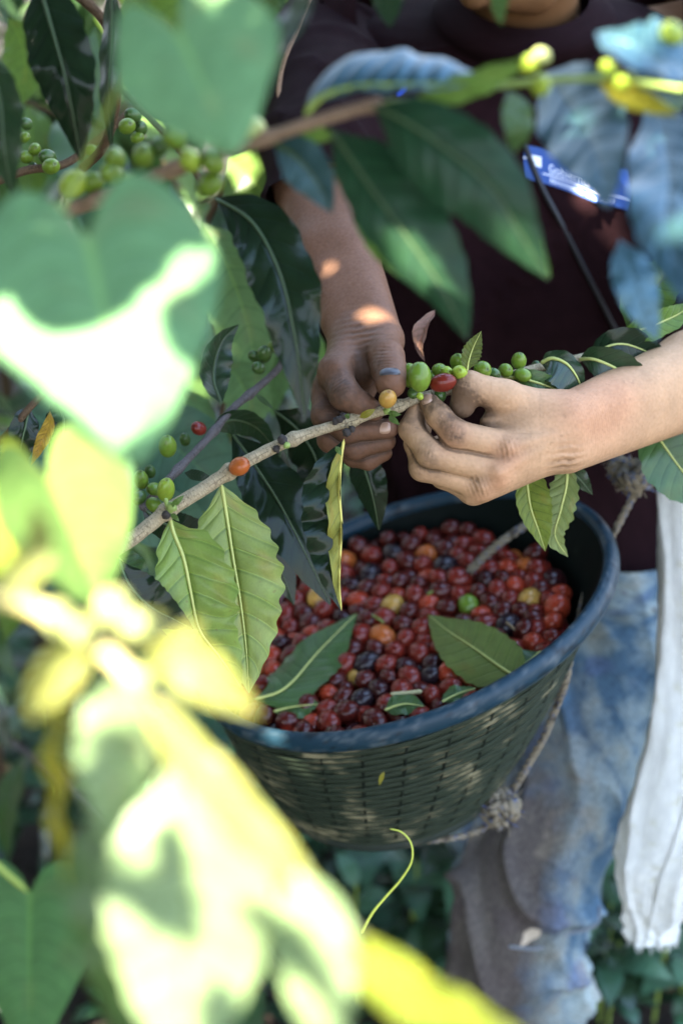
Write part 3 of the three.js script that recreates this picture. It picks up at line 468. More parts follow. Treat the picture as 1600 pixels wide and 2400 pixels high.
// ropes: three strands twisted together, dirty, with blue fibres
const ropeMat = new THREE.MeshPhysicalMaterial({ name: 'dirty rope', color: 0xffffff, vertexColors: true, roughness: 0.95, specularIntensity: 0.1 });
function rope(pts, r, twist = 260) {
  const c = curveOf(pts), L = c.getLength(), seg = Math.max(24, Math.round(L / 0.0022)), fr = c.computeFrenetFrames(seg, false), gs = [];
  for (let k = 0; k < 3; k++) gs.push(gridGeo(seg, 6, (u, v) => {
    const i = Math.round(u * seg), ph = k * Math.PI * 2 / 3 + u * L * twist, q = c.getPointAt(u).addScaledVector(fr.normals[i], Math.cos(ph) * r * 0.5).addScaledVector(fr.binormals[i], Math.sin(ph) * r * 0.5), a = v * Math.PI * 2;
    const p = q.addScaledVector(fr.normals[i], Math.cos(a) * r * 0.58).addScaledVector(fr.binormals[i], Math.sin(a) * r * 0.58); p.addScaledVector(fr.normals[i], 0.0005 * nz(p.x * 900, p.y * 900, p.z * 900));
    const n = fbm(p.x * 110, p.y * 110, p.z * 110, 3), bl = sstep(nz(p.x * 300, p.y * 300, p.z * 300 + k), 0.25, 0.45), dk = sstep(n, 0.05, 0.35);
    return [p, u, v, [lerp(lerp(0.17, 0.07, bl), 0.025, dk), lerp(lerp(0.145, 0.09, bl), 0.02, dk), lerp(lerp(0.10, 0.15, bl), 0.015, dk)]];
  }, true));
  return mergeGeometries(gs);
}
function knot(c, r, seed, n = 3) { // a lump of wound rope with frayed fibres
  const rnd = rng(seed), gs = [];
  for (let k = 0; k < n; k++) { const ax = V(rnd() - 0.5, rnd() - 0.5, rnd() - 0.5).normalize(), b = V(0, 1, 0).cross(ax).normalize(), d = ax.clone().cross(b), pts = []; for (let i = 0; i <= 9; i++) { const a = i / 9 * 6.0; pts.push(c.clone().addScaledVector(b, Math.cos(a) * r * (0.62 + 0.1 * rnd())).addScaledVector(d, Math.sin(a) * r * 0.6).addScaledVector(ax, (rnd() - 0.5) * r * 0.8)); } gs.push(rope(pts, r * 0.36)); }
  for (let k = 0; k < 60; k++) { const d = V(rnd() - 0.5, rnd() - 0.5, rnd() - 0.5).normalize(), p = c.clone().addScaledVector(d, r * 0.7), e = V(rnd() - 0.5, rnd() - 0.5, rnd() - 0.5).multiplyScalar(r * 0.7), t = rnd() < 0.4 ? [0.07, 0.09, 0.17] : [0.17, 0.145, 0.10]; gs.push(tube([p, p.clone().addScaledVector(d, r * 0.3).addScaledVector(e, 0.4), p.clone().addScaledVector(d, r * 0.45).add(e)], 0.00045, { seg: 4, rad: 4, color: () => t })); }
  return mergeGeometries(gs);
}
const thR = R(22);
const ropeRim = basketAt(0, thR, 0.011).addScaledVector(eN, 0.004);
part(basket, 'rope', rope([P(1490, 1150, 1.275), P(1450, 1225, 1.285), P(1405, 1310, 1.295), P(1378, 1370, 1.30), P(1362, 1420, 1.292), P(1352, 1470, 1.285), P(1338, 1520, 1.275)], 0.0034), ropeMat, 'dirty rope tied over the basket rim');
part(basket, 'rope', rope([P(1336, 1520, 1.262), P(1326, 1590, 1.262), P(1305, 1650, 1.285), P(1275, 1725, 1.30), P(1232, 1800, 1.318), P(1190, 1872, 1.335)], 0.0036), ropeMat);
part(basket, 'rope', rope([P(1180, 1885, 1.335), P(1140, 1935, 1.33), P(1090, 1958, 1.315), P(1030, 1968, 1.31), P(960, 1972, 1.305)], 0.003), ropeMat);
part(basket, 'rope', rope([P(1098, 1340, 1.335), P(1140, 1298, 1.33), P(1185, 1262, 1.325), P(1225, 1236, 1.33), P(1262, 1215, 1.345)], 0.0042), ropeMat);
part(basket, 'rope_knot', knot(P(1172, 1895, 1.325), 0.020, 5, 4), ropeMat, 'frayed knot of blue and brown rope under the basket');
part(basket, 'rope_knot', knot(P(1492, 1122, 1.275), 0.018, 9, 4), ropeMat, 'thick frayed knot at the upper end of the rope');
part(basket, 'rope_knot', knot(P(1448, 1098, 1.30), 0.013, 19, 3), ropeMat);

// ---------- the cherries ----------
function cherryGeo(seed, mott) {
  return gridGeo(14, 20, (u, v) => {
    const th = v * Math.PI * 2, ph = u * Math.PI, s = Math.sin(ph), y = -Math.cos(ph); let r = 1; if (u > 0.86) r -= 0.11 * Math.pow((u - 0.86) / 0.14, 2) - 0.05 * Math.exp(-(((u - 0.93) / 0.02) ** 2)); if (u < 0.1) r -= 0.05 * (1 - u / 0.1);
    const lobe = 1 + 0.035 * Math.cos(2 * th) + 0.02 * nz(Math.cos(th) * 1.5 + seed, y * 1.5, Math.sin(th) * 1.5), p = V(Math.cos(th) * s * r * lobe, y * 1.2 * r, Math.sin(th) * s * r * lobe * 0.96);
    let m = 1 + mott * fbm(p.x * 2.2 + seed, p.y * 2.2, p.z * 2.2, 3), g = m * (1 + 0.5 * mott * nz(p.x * 3 + 5 + seed, p.y * 3, p.z * 3)); const nav = u > 0.945 ? 0.85 : u > 0.925 ? 0.35 : u < 0.04 ? 0.7 : 0, sp = nz(p.x * 9 + seed, p.y * 9, p.z * 9) > 0.6 ? 0.35 : 0, k = Math.max(nav, sp);
    return [p, u, v, [lerp(m, 0.35, k), lerp(g, 0.22, k), lerp(g, 0.18, k)]];
  }, true);
}
const cherryGeos = [0, 1, 2, 3, 4].map((k) => cherryGeo(k * 7.3, 0.35));
const cherryMats = {};
const cm = (n, r, g, b, rough = 0.42, coat = 0.5) => cherryMats[n] = new THREE.MeshPhysicalMaterial({ name: n + ' cherry skin', color: col(r, g, b), vertexColors: true, roughness: rough, clearcoat: coat, clearcoatRoughness: 0.10, specularIntensity: 0.15 });
cm('red', 0.135, 0.015, 0.008); cm('bright red', 0.27, 0.034, 0.013); cm('dark red', 0.062, 0.008, 0.005); cm('maroon', 0.028, 0.006, 0.006); cm('black', 0.018, 0.010, 0.012, 0.4); cm('orange', 0.33, 0.085, 0.018); cm('yellow', 0.36, 0.20, 0.04); cm('green', 0.115, 0.185, 0.02); cm('deep green', 0.045, 0.088, 0.02); cm('lime', 0.25, 0.34, 0.035); cm('pale', 0.42, 0.45, 0.16);
function placed(m, at, axis, r, spin = 0) { m.position.copy(at); m.quaternion.setFromUnitVectors(V(0, 1, 0), axis.clone().normalize()).multiply(new THREE.Quaternion().setFromAxisAngle(V(0, 1, 0), spin)); m.scale.setScalar(r); m.castShadow = m.receiveShadow = true; return m; }
// heap: pushed apart in the basket until they lie beside one another
const heapH = (a, b) => -0.014 - 0.105 * (a + 0.19) + 0.05 * Math.max(0, -b) + 0.006 * nz(a * 14, b * 14, 3);   // height over the rim's plane
const toW = (a, b, h) => rimC.clone().addScaledVector(e1, a).addScaledVector(e2, b).addScaledVector(eN, h);
const BOT = (() => { const d = botC.clone().sub(rimC); return { a: d.dot(e1), b: d.dot(e2), h: d.dot(eN) }; })();
const rh_ = rng(77), balls = [];
for (let k = 0; k < 760; k++) { const q = Math.sqrt(rh_()) * 0.172, a = rh_() * Math.PI * 2, x = q * Math.cos(a), y = 0.9 * q * Math.sin(a), layer = k < 415 ? 0 : 1; balls.push({ x, y, h: heapH(x, y) - layer * 0.015 + (rh_() - 0.5) * 0.012, r: 0.0090 + 0.0026 * rh_(), layer }); }
for (let it = 0; it < 34; it++) {
  const cell = new Map(), key = (x, y) => Math.floor((x + 1) / 0.02) * 1000 + Math.floor((y + 1) / 0.02);
  balls.forEach((b, i) => { const k = key(b.x, b.y); if (!cell.has(k)) cell.set(k, []); cell.get(k).push(i); });
  for (let i = 0; i < balls.length; i++) { const p = balls[i]; for (let dx = -1; dx <= 1; dx++) for (let dy = -1; dy <= 1; dy++) for (const j of cell.get(key(p.x + dx * 0.02, p.y + dy * 0.02)) ?? []) if (j > i) { const q = balls[j], vx = q.x - p.x, vy = q.y - p.y, vh = q.h - p.h, l = Math.hypot(vx, vy, vh) || 1e-6, o = (p.r + q.r) * 0.985 - l; if (o > 0) { const s = o * 0.45 / l; p.x -= vx * s; p.y -= vy * s; p.h -= vh * s * 0.8; q.x += vx * s; q.y += vy * s; q.h += vh * s * 0.8; } } }
  for (const b of balls) { const t = clamp(b.h / BOT.h, 0, 1), lim = lerp(rimR, botR, t) - b.r - 0.006, cx = BOT.a * t, cy = BOT.b * t, k9 = lerp(0.9, 1, t), l = Math.hypot(b.x - cx, (b.y - cy) / k9); if (l > lim) { b.x = cx + (b.x - cx) * lim / l; b.y = cy + (b.y - cy) * lim / l; } const top = heapH(b.x, b.y); b.h += (Math.min(b.h, top + 0.009) - b.h) * 0.7; b.h += (top - b.layer * 0.015 - b.h) * 0.04; }
}
const toPx = (w) => { const q = w.clone().applyMatrix4(camera.matrixWorldInverse); return [q.x / -q.z * F + 800, -q.y / -q.z * F + 1200, -q.z]; };
const heap = balls.map((b) => { const w = toW(b.x, b.y, b.h), [x, y, z] = toPx(w); return { ...b, w, x2: x, y2: y, z, vis: b.h - heapH(b.x, b.y) }; });
const KINDS = [['bright red', 0.16, 'bright red ripe coffee cherry on the heap in the basket'], ['red', 0.42, 'red ripe coffee cherry on the heap in the basket'], ['dark red', 0.30, 'dark red coffee cherry on the heap in the basket'], ['maroon', 0.06, 'deep maroon overripe coffee cherry on the heap in the basket'], ['black', 0.025, 'blackened dried coffee cherry on the heap in the basket'], ['orange', 0.018, 'orange half ripe coffee cherry on the heap in the basket'], ['yellow', 0.017, 'yellow half ripe coffee cherry on the heap in the basket']];
const frontal = heap.filter((b) => b.vis > -0.0085 && b.y2 > 1130).sort((p, q) => q.vis - p.vis || p.z - q.z);
const pickN = frontal.slice(0, 292), pickSet = new Set(pickN);
let greenOne = null; for (const b of pickN) { const d = Math.hypot(b.x2 - 1095, b.y2 - 1425); if (!greenOne || d < greenOne.d) greenOne = { b, d }; }
const MARKS = [[700, 1570, 'by the large green leaf'], [1120, 1545, 'by the yellowing leaf'], [800, 1690, 'along the front rim'], [1000, 1690, 'along the front rim'], [1290, 1420, 'under the sack side wall'], [1280, 1330, 'under the sack side wall'], [1090, 1425, 'around the single green cherry'], [950, 1220, 'at the back under the hand'], [1120, 1230, 'near the inner rope end'], [760, 1400, 'under the dark hanging leaf'], [920, 1480, 'in the middle of the heap'], [900, 1580, 'between the two loose leaves'], [650, 1450, 'beside the pale hanging leaves'], [840, 1300, 'in the shaded rear half'], [1180, 1420, 'between green cherry and wall']];
const WORDS = { 'bright red': 'bright red glossy', red: 'plain red', 'dark red': 'dark wine red', maroon: 'deep maroon', black: 'blackened wrinkled', orange: 'orange half ripe', yellow: 'yellow unripe', green: 'green' };
for (const b of pickN) { const q = rh_(); let s = 0; b.kd = 'red'; for (const k of KINDS) { s += k[1]; if (q < s) { b.kd = k[0]; break; } } if (b.y2 < 1330 && b.kd === 'bright red') b.kd = 'dark red'; if (b === greenOne.b) b.kd = 'green'; }  // bright cherries at the rear turn dark red, painting in the shadow there
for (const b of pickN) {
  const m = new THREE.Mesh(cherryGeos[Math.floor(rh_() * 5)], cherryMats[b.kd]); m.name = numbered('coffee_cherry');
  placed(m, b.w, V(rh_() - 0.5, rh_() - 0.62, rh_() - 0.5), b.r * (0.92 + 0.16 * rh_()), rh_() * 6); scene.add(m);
  let mk = MARKS[0], md = 1e9; for (const k of MARKS) { const d = Math.hypot(k[0] - b.x2, k[1] - b.y2); if (d < md) { md = d; mk = k; } }
  let nb = null, nd = 1e9; for (const c of pickN) if (c.kd !== b.kd) { const d = b.w.distanceTo(c.w); if (d < nd) { nd = d; nb = c; } }
  const SHORT = { 'bright red': 'bright', red: 'red', 'dark red': 'wine red', maroon: 'maroon', black: 'black', orange: 'orange', yellow: 'yellow', green: 'green' };
  const lab = b.kd === 'green' ? 'single unripe green cherry lying among the red ones in the basket' : (b.r > 0.0107 ? 'large ' : b.r < 0.0098 ? 'small ' : '') + WORDS[b.kd] + ' cherry ' + mk[2] + ', beside ' + (nb.kd === 'orange' ? 'an ' : 'a ') + SHORT[nb.kd] + ' one';
  tag(m, lab, 'coffee cherry', b.kd === 'green' ? null : lab.replace(' cherry', ' cherries').replace(', beside', ' beside'));
}
const restB = heap.filter((b) => !pickSet.has(b)), inst = new THREE.InstancedMesh(cherryGeos[0], new THREE.MeshPhysicalMaterial({ name: 'cherry skin', vertexColors: true, roughness: 0.35, clearcoat: 0.6, clearcoatRoughness: 0.25 }), restB.length), dm = new THREE.Object3D(), cc = new THREE.Color();
restB.forEach((b, i) => { placed(dm, b.w, V(rh_() - 0.5, rh_() - 0.5, rh_() - 0.5), b.r, rh_() * 6); dm.updateMatrix(); inst.setMatrixAt(i, dm.matrix); const q = rh_(); inst.setColorAt(i, q < 0.5 ? cc.setRGB(0.17, 0.014, 0.013) : q < 0.8 ? cc.setRGB(0.07, 0.009, 0.013) : q < 0.93 ? cc.setRGB(0.02, 0.01, 0.012) : cc.setRGB(0.26, 0.03, 0.015)); });
inst.name = 'coffee_cherry_heap'; inst.castShadow = inst.receiveShadow = true; scene.add(inst); tag(inst, 'deeper cherries filling the basket under the top ones', 'coffee cherries', null, 'stuff');
// where the sight line through that place of the photograph meets the heap
function onHeap(px, py, lift = 0.006) { const d = P(px, py, 1).sub(EYE); let t = 0.9; for (let k = 0; k < 600; k++) { const p = EYE.clone().addScaledVector(d, t), q = p.clone().sub(rimC); if (q.dot(eN) < heapH(q.dot(e1), q.dot(e2)) + 0.006 + lift) return p; t += 0.001; } return P(px, py, 1.3); }
const heapPts = (list, lift) => list.map(([x, y, l]) => onHeap(x, y, (l ?? 0) + lift));
function looseLeaf(label, list, o, mat, lift = 0.006, group) { const g = leafGeo({ pts: heapPts(list, lift), up: eN.clone().add(V(0, 0, 0.25)), ...o }); const t = thing('coffee_leaf', label, 'leaf', onHeap(...list[0], lift), group); part(t, 'blade', g, mat); const c = curveOf(heapPts(list, lift + 0.0012)); part(t, 'midrib', tube(c.getPoints(12), (u) => 0.0011 * (1.2 - u), { seg: 24, rad: 6 }), ribMat); return t; }
const stalkGreen = new THREE.MeshPhysicalMaterial({ name: 'green stalk', color: col(0.16, 0.2, 0.04), roughness: 0.7 }), ropeMat0 = new THREE.MeshPhysicalMaterial({ name: 'dry stalk', color: col(0.2, 0.14, 0.07), roughness: 0.9 });
const ribMat = new THREE.MeshPhysicalMaterial({ name: 'leaf rib', color: col(0.42, 0.45, 0.13), roughness: 0.6 }), ribDark = new THREE.MeshPhysicalMaterial({ name: 'dark leaf rib', color: col(0.05, 0.085, 0.03), roughness: 0.5 });
looseLeaf('green coffee leaf on the cherries at the left, stalk to the rim', [[592, 1640, 0.012], [660, 1618, 0.010], [745, 1528, 0.010], [806, 1466, 0.012], [838, 1436, 0.014]], { w: 86, wm: 0.032, wL: 1.0, wR: 1.0, curl: 0.1, ruf: 0.08, rn: 2, nu: 40, nv: 16, seed: 3 }, LM['leaf mid'], 0.008);
looseLeaf('yellowing coffee leaf lying flat on the cherries, its tip to the middle', [[1228, 1596, 0.016], [1180, 1568, 0.014], [1110, 1518, 0.012], [1045, 1475, 0.012], [1003, 1440, 0.010]], { wm: 0.030, curl: 0.1, ruf: 0.06, rn: 2, nu: 40, nv: 16, seed: 5 }, leafMat('leaf yellowing', 0.2, 0.255, 0.05, { map: leafMapA, coat: 0.35, cr: 0.4 }), 0.010);
looseLeaf('crumpled green leaf tucked under the rim below the large green leaf', [[640, 1668, 0.004], [690, 1656, 0.004], [750, 1650, 0.003]], { wm: 0.016, ruf: 0.25, rn: 2, seed: 8 }, LM['leaf mid'], 0.006);
looseLeaf('small green leaf curled against the front rim among cherries', [[900, 1665, 0.006], [945, 1650, 0.008], [995, 1655, 0.004]], { wm: 0.012, ruf: 0.15, rn: 2, seed: 9 }, LM['leaf mid'], 0.008);
looseLeaf('green leaf half buried beside the yellowing leaf at the right rim', [[1270, 1525, 0.008], [1230, 1555, 0.008], [1180, 1585, 0.008]], { wm: 0.015, ruf: 0.2, rn: 2, seed: 10 }, LM['leaf mid'], 0.006);
looseLeaf('narrow green leaf scrap by the yellowing leaf near the front rim', [[1035, 1645, 0.008], [1075, 1625, 0.008], [1115, 1612, 0.008]], { wm: 0.010, ruf: 0.2, rn: 2, seed: 12 }, LM['leaf mid'], 0.006);
solo('twig', 'short pale broken twig lying across the cherries near the rim', 'twig', tube([onHeap(912, 1628, 0.012), onHeap(950, 1625, 0.012), onHeap(990, 1620, 0.012)], 0.0019, { seg: 12, rad: 7, wob: 0.3 }), new THREE.MeshPhysicalMaterial({ name: 'twig', color: col(0.40, 0.36, 0.18), roughness: 0.8 }));
for (const [x, y, x2, y2, lab] of [[868, 1440, 900, 1462, 'thin green fruit stalk lying in the middle of the cherry heap'], [1000, 1395, 1024, 1372, 'short greenish stalk piece left of the single green cherry'], [1180, 1455, 1206, 1478, 'dry brown stalk piece beyond the yellowing leaf'], [770, 1560, 742, 1588, 'thin stalk piece crossing cherries beside the large green leaf']])
  solo('fruit_stalk', lab, 'stalk', tube([onHeap(x, y, 0.012), onHeap((x + x2) / 2 + 3, (y + y2) / 2, 0.013), onHeap(x2, y2, 0.011)], 0.0013, { seg: 10, rad: 6, wob: 0.3 }), lab.startsWith('dry') ? ropeMat0 : stalkGreen);
solo('leaf_scrap', 'small yellow scrap of leaf stuck on the basket side', 'leaf scrap', leafGeo({ pts: px3([[900, 1808, 1.158], [893, 1824, 1.160], [888, 1842, 1.164]]), w: 6, nu: 8, nv: 4, quilt: 0 }), LM['leaf yellow']);

// ---------- the sack ----------
const sackMap = dataTex(512, 512, (u, v) => { const w = 0.86 + 0.07 * Math.sin(u * 512 * 1.3) * Math.sin(v * 512 * 1.3) + 0.22 * fbm(u * 7, v * 7, 3) + 0.06 * nz(u * 90, v * 90, 4), d = sstep(fbm(u * 5 + 3, v * 3, 8), 0.1, 0.5) * 0.22; return [w * (1 - d * 0.7), w * (1 - d * 0.8), w * (1 - d * 1.4)]; });
const sackMat = new THREE.MeshPhysicalMaterial({ name: 'woven sack', color: col(0.84, 0.86, 0.80), map: sackMap, bumpMap: clothBump, bumpScale: 0.0005, roughness: 0.8, specularIntensity: 0.3 });
const sackR = [[1662, 1060, 1.33, 104], [1668, 1130, 1.335, 122], [1675, 1300, 1.36, 122], [1672, 1480, 1.39, 130], [1660, 1700, 1.42, 136], [1612, 1900, 1.45, 138], [1574, 2010, 1.47, 130], [1545, 2110, 1.49, 86], [1529, 2165, 1.50, 54], [1526, 2205, 1.505, 50]];
const sackC = curveOf(sackR.map((r) => P(r[0], r[1], r[2])));
const sackAt = (u, v, lift = 0) => { const k = u * (sackR.length - 1), i = Math.min(Math.floor(k), sackR.length - 2), f = sstep(k - i, 0, 1), w = lerp(sackR[i][3], sackR[i + 1][3], k - i) / F * 1.42, th = v * Math.PI * 2, c = sackC.getPoint(u), g = 0.007 * Math.pow(ridge(th * 3.2 + 1.6 * nz(th, u * 3, 3) + u * 2), 3) * sstep(u, 0, 0.3) + 0.008 * fbm(Math.cos(th) * 2, u * 6, Math.sin(th) * 2) + 0.004 * nz(th * 4, u * 20, 2) * sstep(u, 0.6, 1); return c.add(V(Math.cos(th) * (w + g), u > 0.985 ? 0.006 * nz(th * 5, 3, 1) : 0, Math.sin(th) * (w * 0.38 + 0.012 * sstep(1 - u, 0, 0.5) + g))); };
const sack = thing('sack', 'white woven sack hanging beside the jeans with a frayed lower end', 'sack', sackAt(1, 0.25));
part(sack, 'cloth', gridGeo(90, 80, (u, v) => [sackAt(u, v), u * 6, v * 5], true), sackMat);
part(sack, 'seam', tube(Array.from({ length: 24 }, (_, i) => sackAt(0.08 + i * 0.0385, 0.30, 0).add(V(0, 0, 0.0015))), 0.0013, { seg: 90, rad: 6, wob: 0.3 }), sackMat);
{ const rs = rng(4), gs = []; for (let k = 0; k < 70; k++) { const p = sackAt(1, rs()), d = V(rs() - 0.5, -0.6 - rs() * 0.8, rs() - 0.5).multiplyScalar(0.007); gs.push(tube([p, p.clone().addScaledVector(d, 0.5).add(V(0.002 * (rs() - 0.5), 0, 0)), p.clone().add(d)], 0.0005, { seg: 4, rad: 4 })); } part(sack, 'frayed_threads', mergeGeometries(gs), sackMat); }

// ---------- coffee branches ----------
const barkMap = dataTex(512, 128, (u, v) => { const n = fbm(u * 40, v * 6, 3), c = fbm(u * 14, v * 4, 7, 3), k = sstep(Math.abs(nz(u * 24, v * 9, 5)), 0.0, 0.09), d = sstep(c, 0.12, 0.4); let g = 0.74 + 0.4 * n; g *= lerp(0.45, 1, k); g = lerp(g, 0.3, d * 0.6); return [g, g * lerp(0.95, 0.9, d), g * lerp(0.84, 0.8, d)]; });
barkMap.repeat.set(7, 1);
const barkBump = dataTex(512, 128, (u, v) => 0.5 + 0.45 * fbm(u * 50, v * 8, 3) - 0.3 * (1 - sstep(Math.abs(nz(u * 24, v * 9, 5)), 0, 0.09))); barkBump.repeat.set(7, 1);
const bark = (n, r, g, b) => new THREE.MeshPhysicalMaterial({ name: n, color: col(r, g, b), map: barkMap, bumpMap: barkBump, bumpScale: 0.002, roughness: 0.9, specularIntensity: 0.25 });
const barkPale = bark('pale coffee bark', 0.50, 0.43, 0.30), barkGrey = bark('grey coffee bark', 0.20, 0.185, 0.20), barkTan = bark('tan coffee bark', 0.46, 0.33, 0.25), barkBrown = bark('brown bark', 0.16, 0.11, 0.07);
const greenStem = new THREE.MeshPhysicalMaterial({ name: 'green stem', color: col(0.22, 0.30, 0.05), roughness: 0.6, clearcoat: 0.2 });
const yellowStem = new THREE.MeshPhysicalMaterial({ name: 'yellow stem', color: col(0.55, 0.48, 0.10), roughness: 0.6, clearcoat: 0.2 });
const budMat = new THREE.MeshPhysicalMaterial({ name: 'bud', color: col(0.20, 0.27, 0.06), roughness: 0.7 }), budDark = new THREE.MeshPhysicalMaterial({ name: 'dry bud', color: col(0.03, 0.024, 0.02), roughness: 0.9 });
function addLeaf(root, pts, o, mat, rib = ribMat, label, rr = 0.0011) {
  const w = px3(pts), l = part(root, 'leaf', leafGeo({ pts: w, ...o }), mat, label);
  if (rib) part(l, 'midrib', tube(curveOf(w).getPoints(16).map((p) => p.addScaledVector(EYE.clone().sub(p).normalize(), 0.0004)), (u) => rr * (1.15 - u), { seg: 36, rad: 6 }), rib);
  return l;
}
const ringGeo = (() => { const g = new THREE.TorusGeometry(0.26, 0.07, 6, 12); g.rotateX(Math.PI / 2); g.translate(0, 1.06, 0); return g; })();
const calyxMat = new THREE.MeshPhysicalMaterial({ name: 'cherry navel', color: col(0.09, 0.06, 0.03), roughness: 0.9 });
function addCherry(root, px, py, z, rx, kind, ax = [0, -1, 0.4], spin = 0, stretch = 1) {
  const m = new THREE.Mesh(cherryGeos[(used.qq = ((used.qq ?? 0) + 1)) % 5], cherryMats[kind]); m.name = 'coffee_cherry';
  const r = rx / F * z; placed(m, P(px, py, z).sub(root.position), V(...ax), r, spin); m.scale.set(r, r * stretch, r); root.add(m);
  const c = new THREE.Mesh(ringGeo, calyxMat); c.name = 'calyx'; m.add(c); return m;
}
const bud = (root, px, py, z, r, mat, seed = 1) => part(root, 'bud', gridGeo(8, 10, (u, v) => { const a = v * Math.PI * 2, s = Math.sin(u * Math.PI), q = V(Math.cos(a) * s, -Math.cos(u * Math.PI), Math.sin(a) * s); return P(px, py, z).addScaledVector(q, r / F * z * (1 + 0.5 * nz(q.x * 2 + seed, q.y * 2, q.z * 2))); }, true), mat);
const sprig = (root, a, b, w, mat, name = 'stipule') => part(root, name, leafGeo({ pts: px3([a, [(a[0] + b[0]) / 2 + 1, (a[1] + b[1]) / 2, (a[2] + b[2]) / 2 - 0.002], b]), w, nu: 8, nv: 4, quilt: 0, ruf: 0.1 }), mat);

// the branch being picked
const B1 = thing('coffee_branch', 'pale barked coffee branch in focus running from lower left into both hands', 'branch', P(296, 1278, 1.0));
const main = [[250, 1302, 0.99], [320, 1255, 1.0], [395, 1196, 1.008], [470, 1150, 1.016], [560, 1092, 1.024], [655, 1043, 1.032], [735, 1012, 1.038], [810, 990, 1.041], [880, 967, 1.042], [930, 953, 1.046], [968, 938, 1.052], [1010, 925, 1.062], [1085, 908, 1.078], [1160, 890, 1.092], [1235, 868, 1.104], [1310, 850, 1.116], [1400, 828, 1.132], [1480, 800, 1.15], [1560, 768, 1.17]];
const nodesU = [0.105, 0.21, 0.315, 0.405, 0.475];
part(B1, 'stem', tube(px3(main), (u, a) => { let r = lerp(0.0052, 0.0036, sstep(u, 0.1, 0.5)) * (u > 0.6 ? 0.92 : 1); for (const n of nodesU) r += 0.0016 * Math.exp(-(((u - n) / 0.009) ** 2)); return r; }, { seg: 260, rad: 14, wob: 0.09, uvs: 4 }), barkPale);
for (const [x, y, z, r, k] of [[402, 1188, 1.0, 13, 1], [390, 1206, 1.0, 11, 0], [548, 1093, 1.018, 11, 0], [566, 1108, 1.018, 9, 0], [662, 1032, 1.024, 12, 0], [672, 1044, 1.022, 8, 1], [648, 1052, 1.026, 9, 0], [795, 982, 1.033, 9, 0], [804, 975, 1.034, 8, 0], [812, 1014, 1.033, 10, 0], [824, 1006, 1.034, 8, 0], [786, 988, 1.034, 8, 0], [906, 962, 1.034, 9, 1]]) bud(B1, x, y, z, r, k ? budMat : budDark, x);
sprig(B1, [402, 1186, 1.0], [432, 1160, 0.996], 8, LM['leaf bright']); sprig(B1, [398, 1188, 1.0], [412, 1176, 0.992], 6, LM['leaf bright']); sprig(B1, [400, 1204, 0.999], [421, 1222, 0.996], 7, LM['leaf bright']);
sprig(B1, [842, 979, 1.032], [880, 958, 1.028], 9, LM['leaf yellow']); sprig(B1, [810, 980, 1.032], [817, 968, 1.028], 7, LM['leaf bright']); sprig(B1, [908, 968, 1.032], [940, 972, 1.026], 8, LM['leaf bright']); sprig(B1, [910, 976, 1.032], [936, 996, 1.026], 8, LM['leaf bright']); sprig(B1, [786, 1046, 1.03], [800, 1068, 1.028], 7, LM['leaf bright']);
// the two hanging leaves seen from below
addLeaf(B1, [[518, 1130, 1.035], [530, 1200, 1.037], [545, 1300, 1.037], [562, 1400, 1.036], [576, 1510, 1.036], [584, 1625, 1.037]], { w: 112, wL: 1.0, wR: 1.0, roll: 14, foldL: 30, foldR: -4, scal: 0.055, quilt: 0.13, ruf: 0.10, rn: 4.4, nu: 90, nv: 44, seed: 1, curl: 0.12 }, LM['leaf pale second'], ribMat, 'wide pale green leaf, the hind one of the two hanging leaves', 0.0013);
addLeaf(B1, [[398, 1212, 1.012], [408, 1250, 1.008], [430, 1305, 1.004], [448, 1390, 1.003], [468, 1475, 1.006], [520, 1545, 1.012], [566, 1612, 1.018]], { w: 112, wL: 0.86, wR: 1.04, roll: 20, foldL: 42, foldR: 2, scal: 0.05, quilt: 0.13, ruf: 0.09, rn: 4.6, nu: 90, nv: 44, seed: 4, curl: 0.12 }, LM['leaf pale underside'], ribMat, 'wide green leaf, the front one of the two hanging leaves', 0.0014);
addLeaf(B1, [[262, 1290, 1.03], [290, 1320, 1.03], [318, 1352, 1.03], [345, 1395, 1.03]], { w: 46, roll: -20, ruf: 0.1, quilt: 0.08, nu: 30, nv: 12, seed: 6 }, LM['leaf mid'], ribMat);
addLeaf(B1, [[278, 1308, 0.985], [300, 1365, 0.985], [350, 1420, 0.985], [405, 1450, 0.99], [455, 1475, 0.995]], { w: 62, wL: 0.8, roll: -10, foldR: 24, foldL: -10, ruf: 0.06, nu: 40, nv: 16, seed: 7 }, LM['leaf dark glossy'], ribDark, 'dark teal glossy leaf under the hanging leaves');
// dark leaf with its pale side folded forward
{ const pts = [[806, 1028, 1.036], [799, 1075, 1.034], [795, 1150, 1.032], [800, 1230, 1.031], [797, 1310, 1.031], [795, 1365, 1.032], [800, 1432, 1.034]], w = px3(pts), o = { pts: w, w: 98, nu: 80, nv: 24, scal: 0.02, quilt: 0.05, rn: 5, seed: 2 };
  const l = part(B1, 'leaf', leafGeo({ ...o, wR: 0.0, wL: 1.0, foldL: -8, ruf: 0.16, roll: -12 }), LM['leaf dark glossy'], 'dark glossy leaf with its pale edge folded forward, beside the hands');
  part(l, 'folded_edge', leafGeo({ ...o, wL: 0.0, wR: 0.42, foldR: 155, ruf: 0.30, rn: 3.4, roll: -6, curl: 0 }), leafMat('leaf yellow underside', 0.40, 0.38, 0.07, { map: leafMapA, coat: 0.2, cr: 0.5, tr: 0.3 }), 'yellow green folded edge');
  part(l, 'midrib', tube(w, (u) => 0.0011 * (1.1 - u * 0.6), { seg: 40, rad: 6 }), yellowStem); }
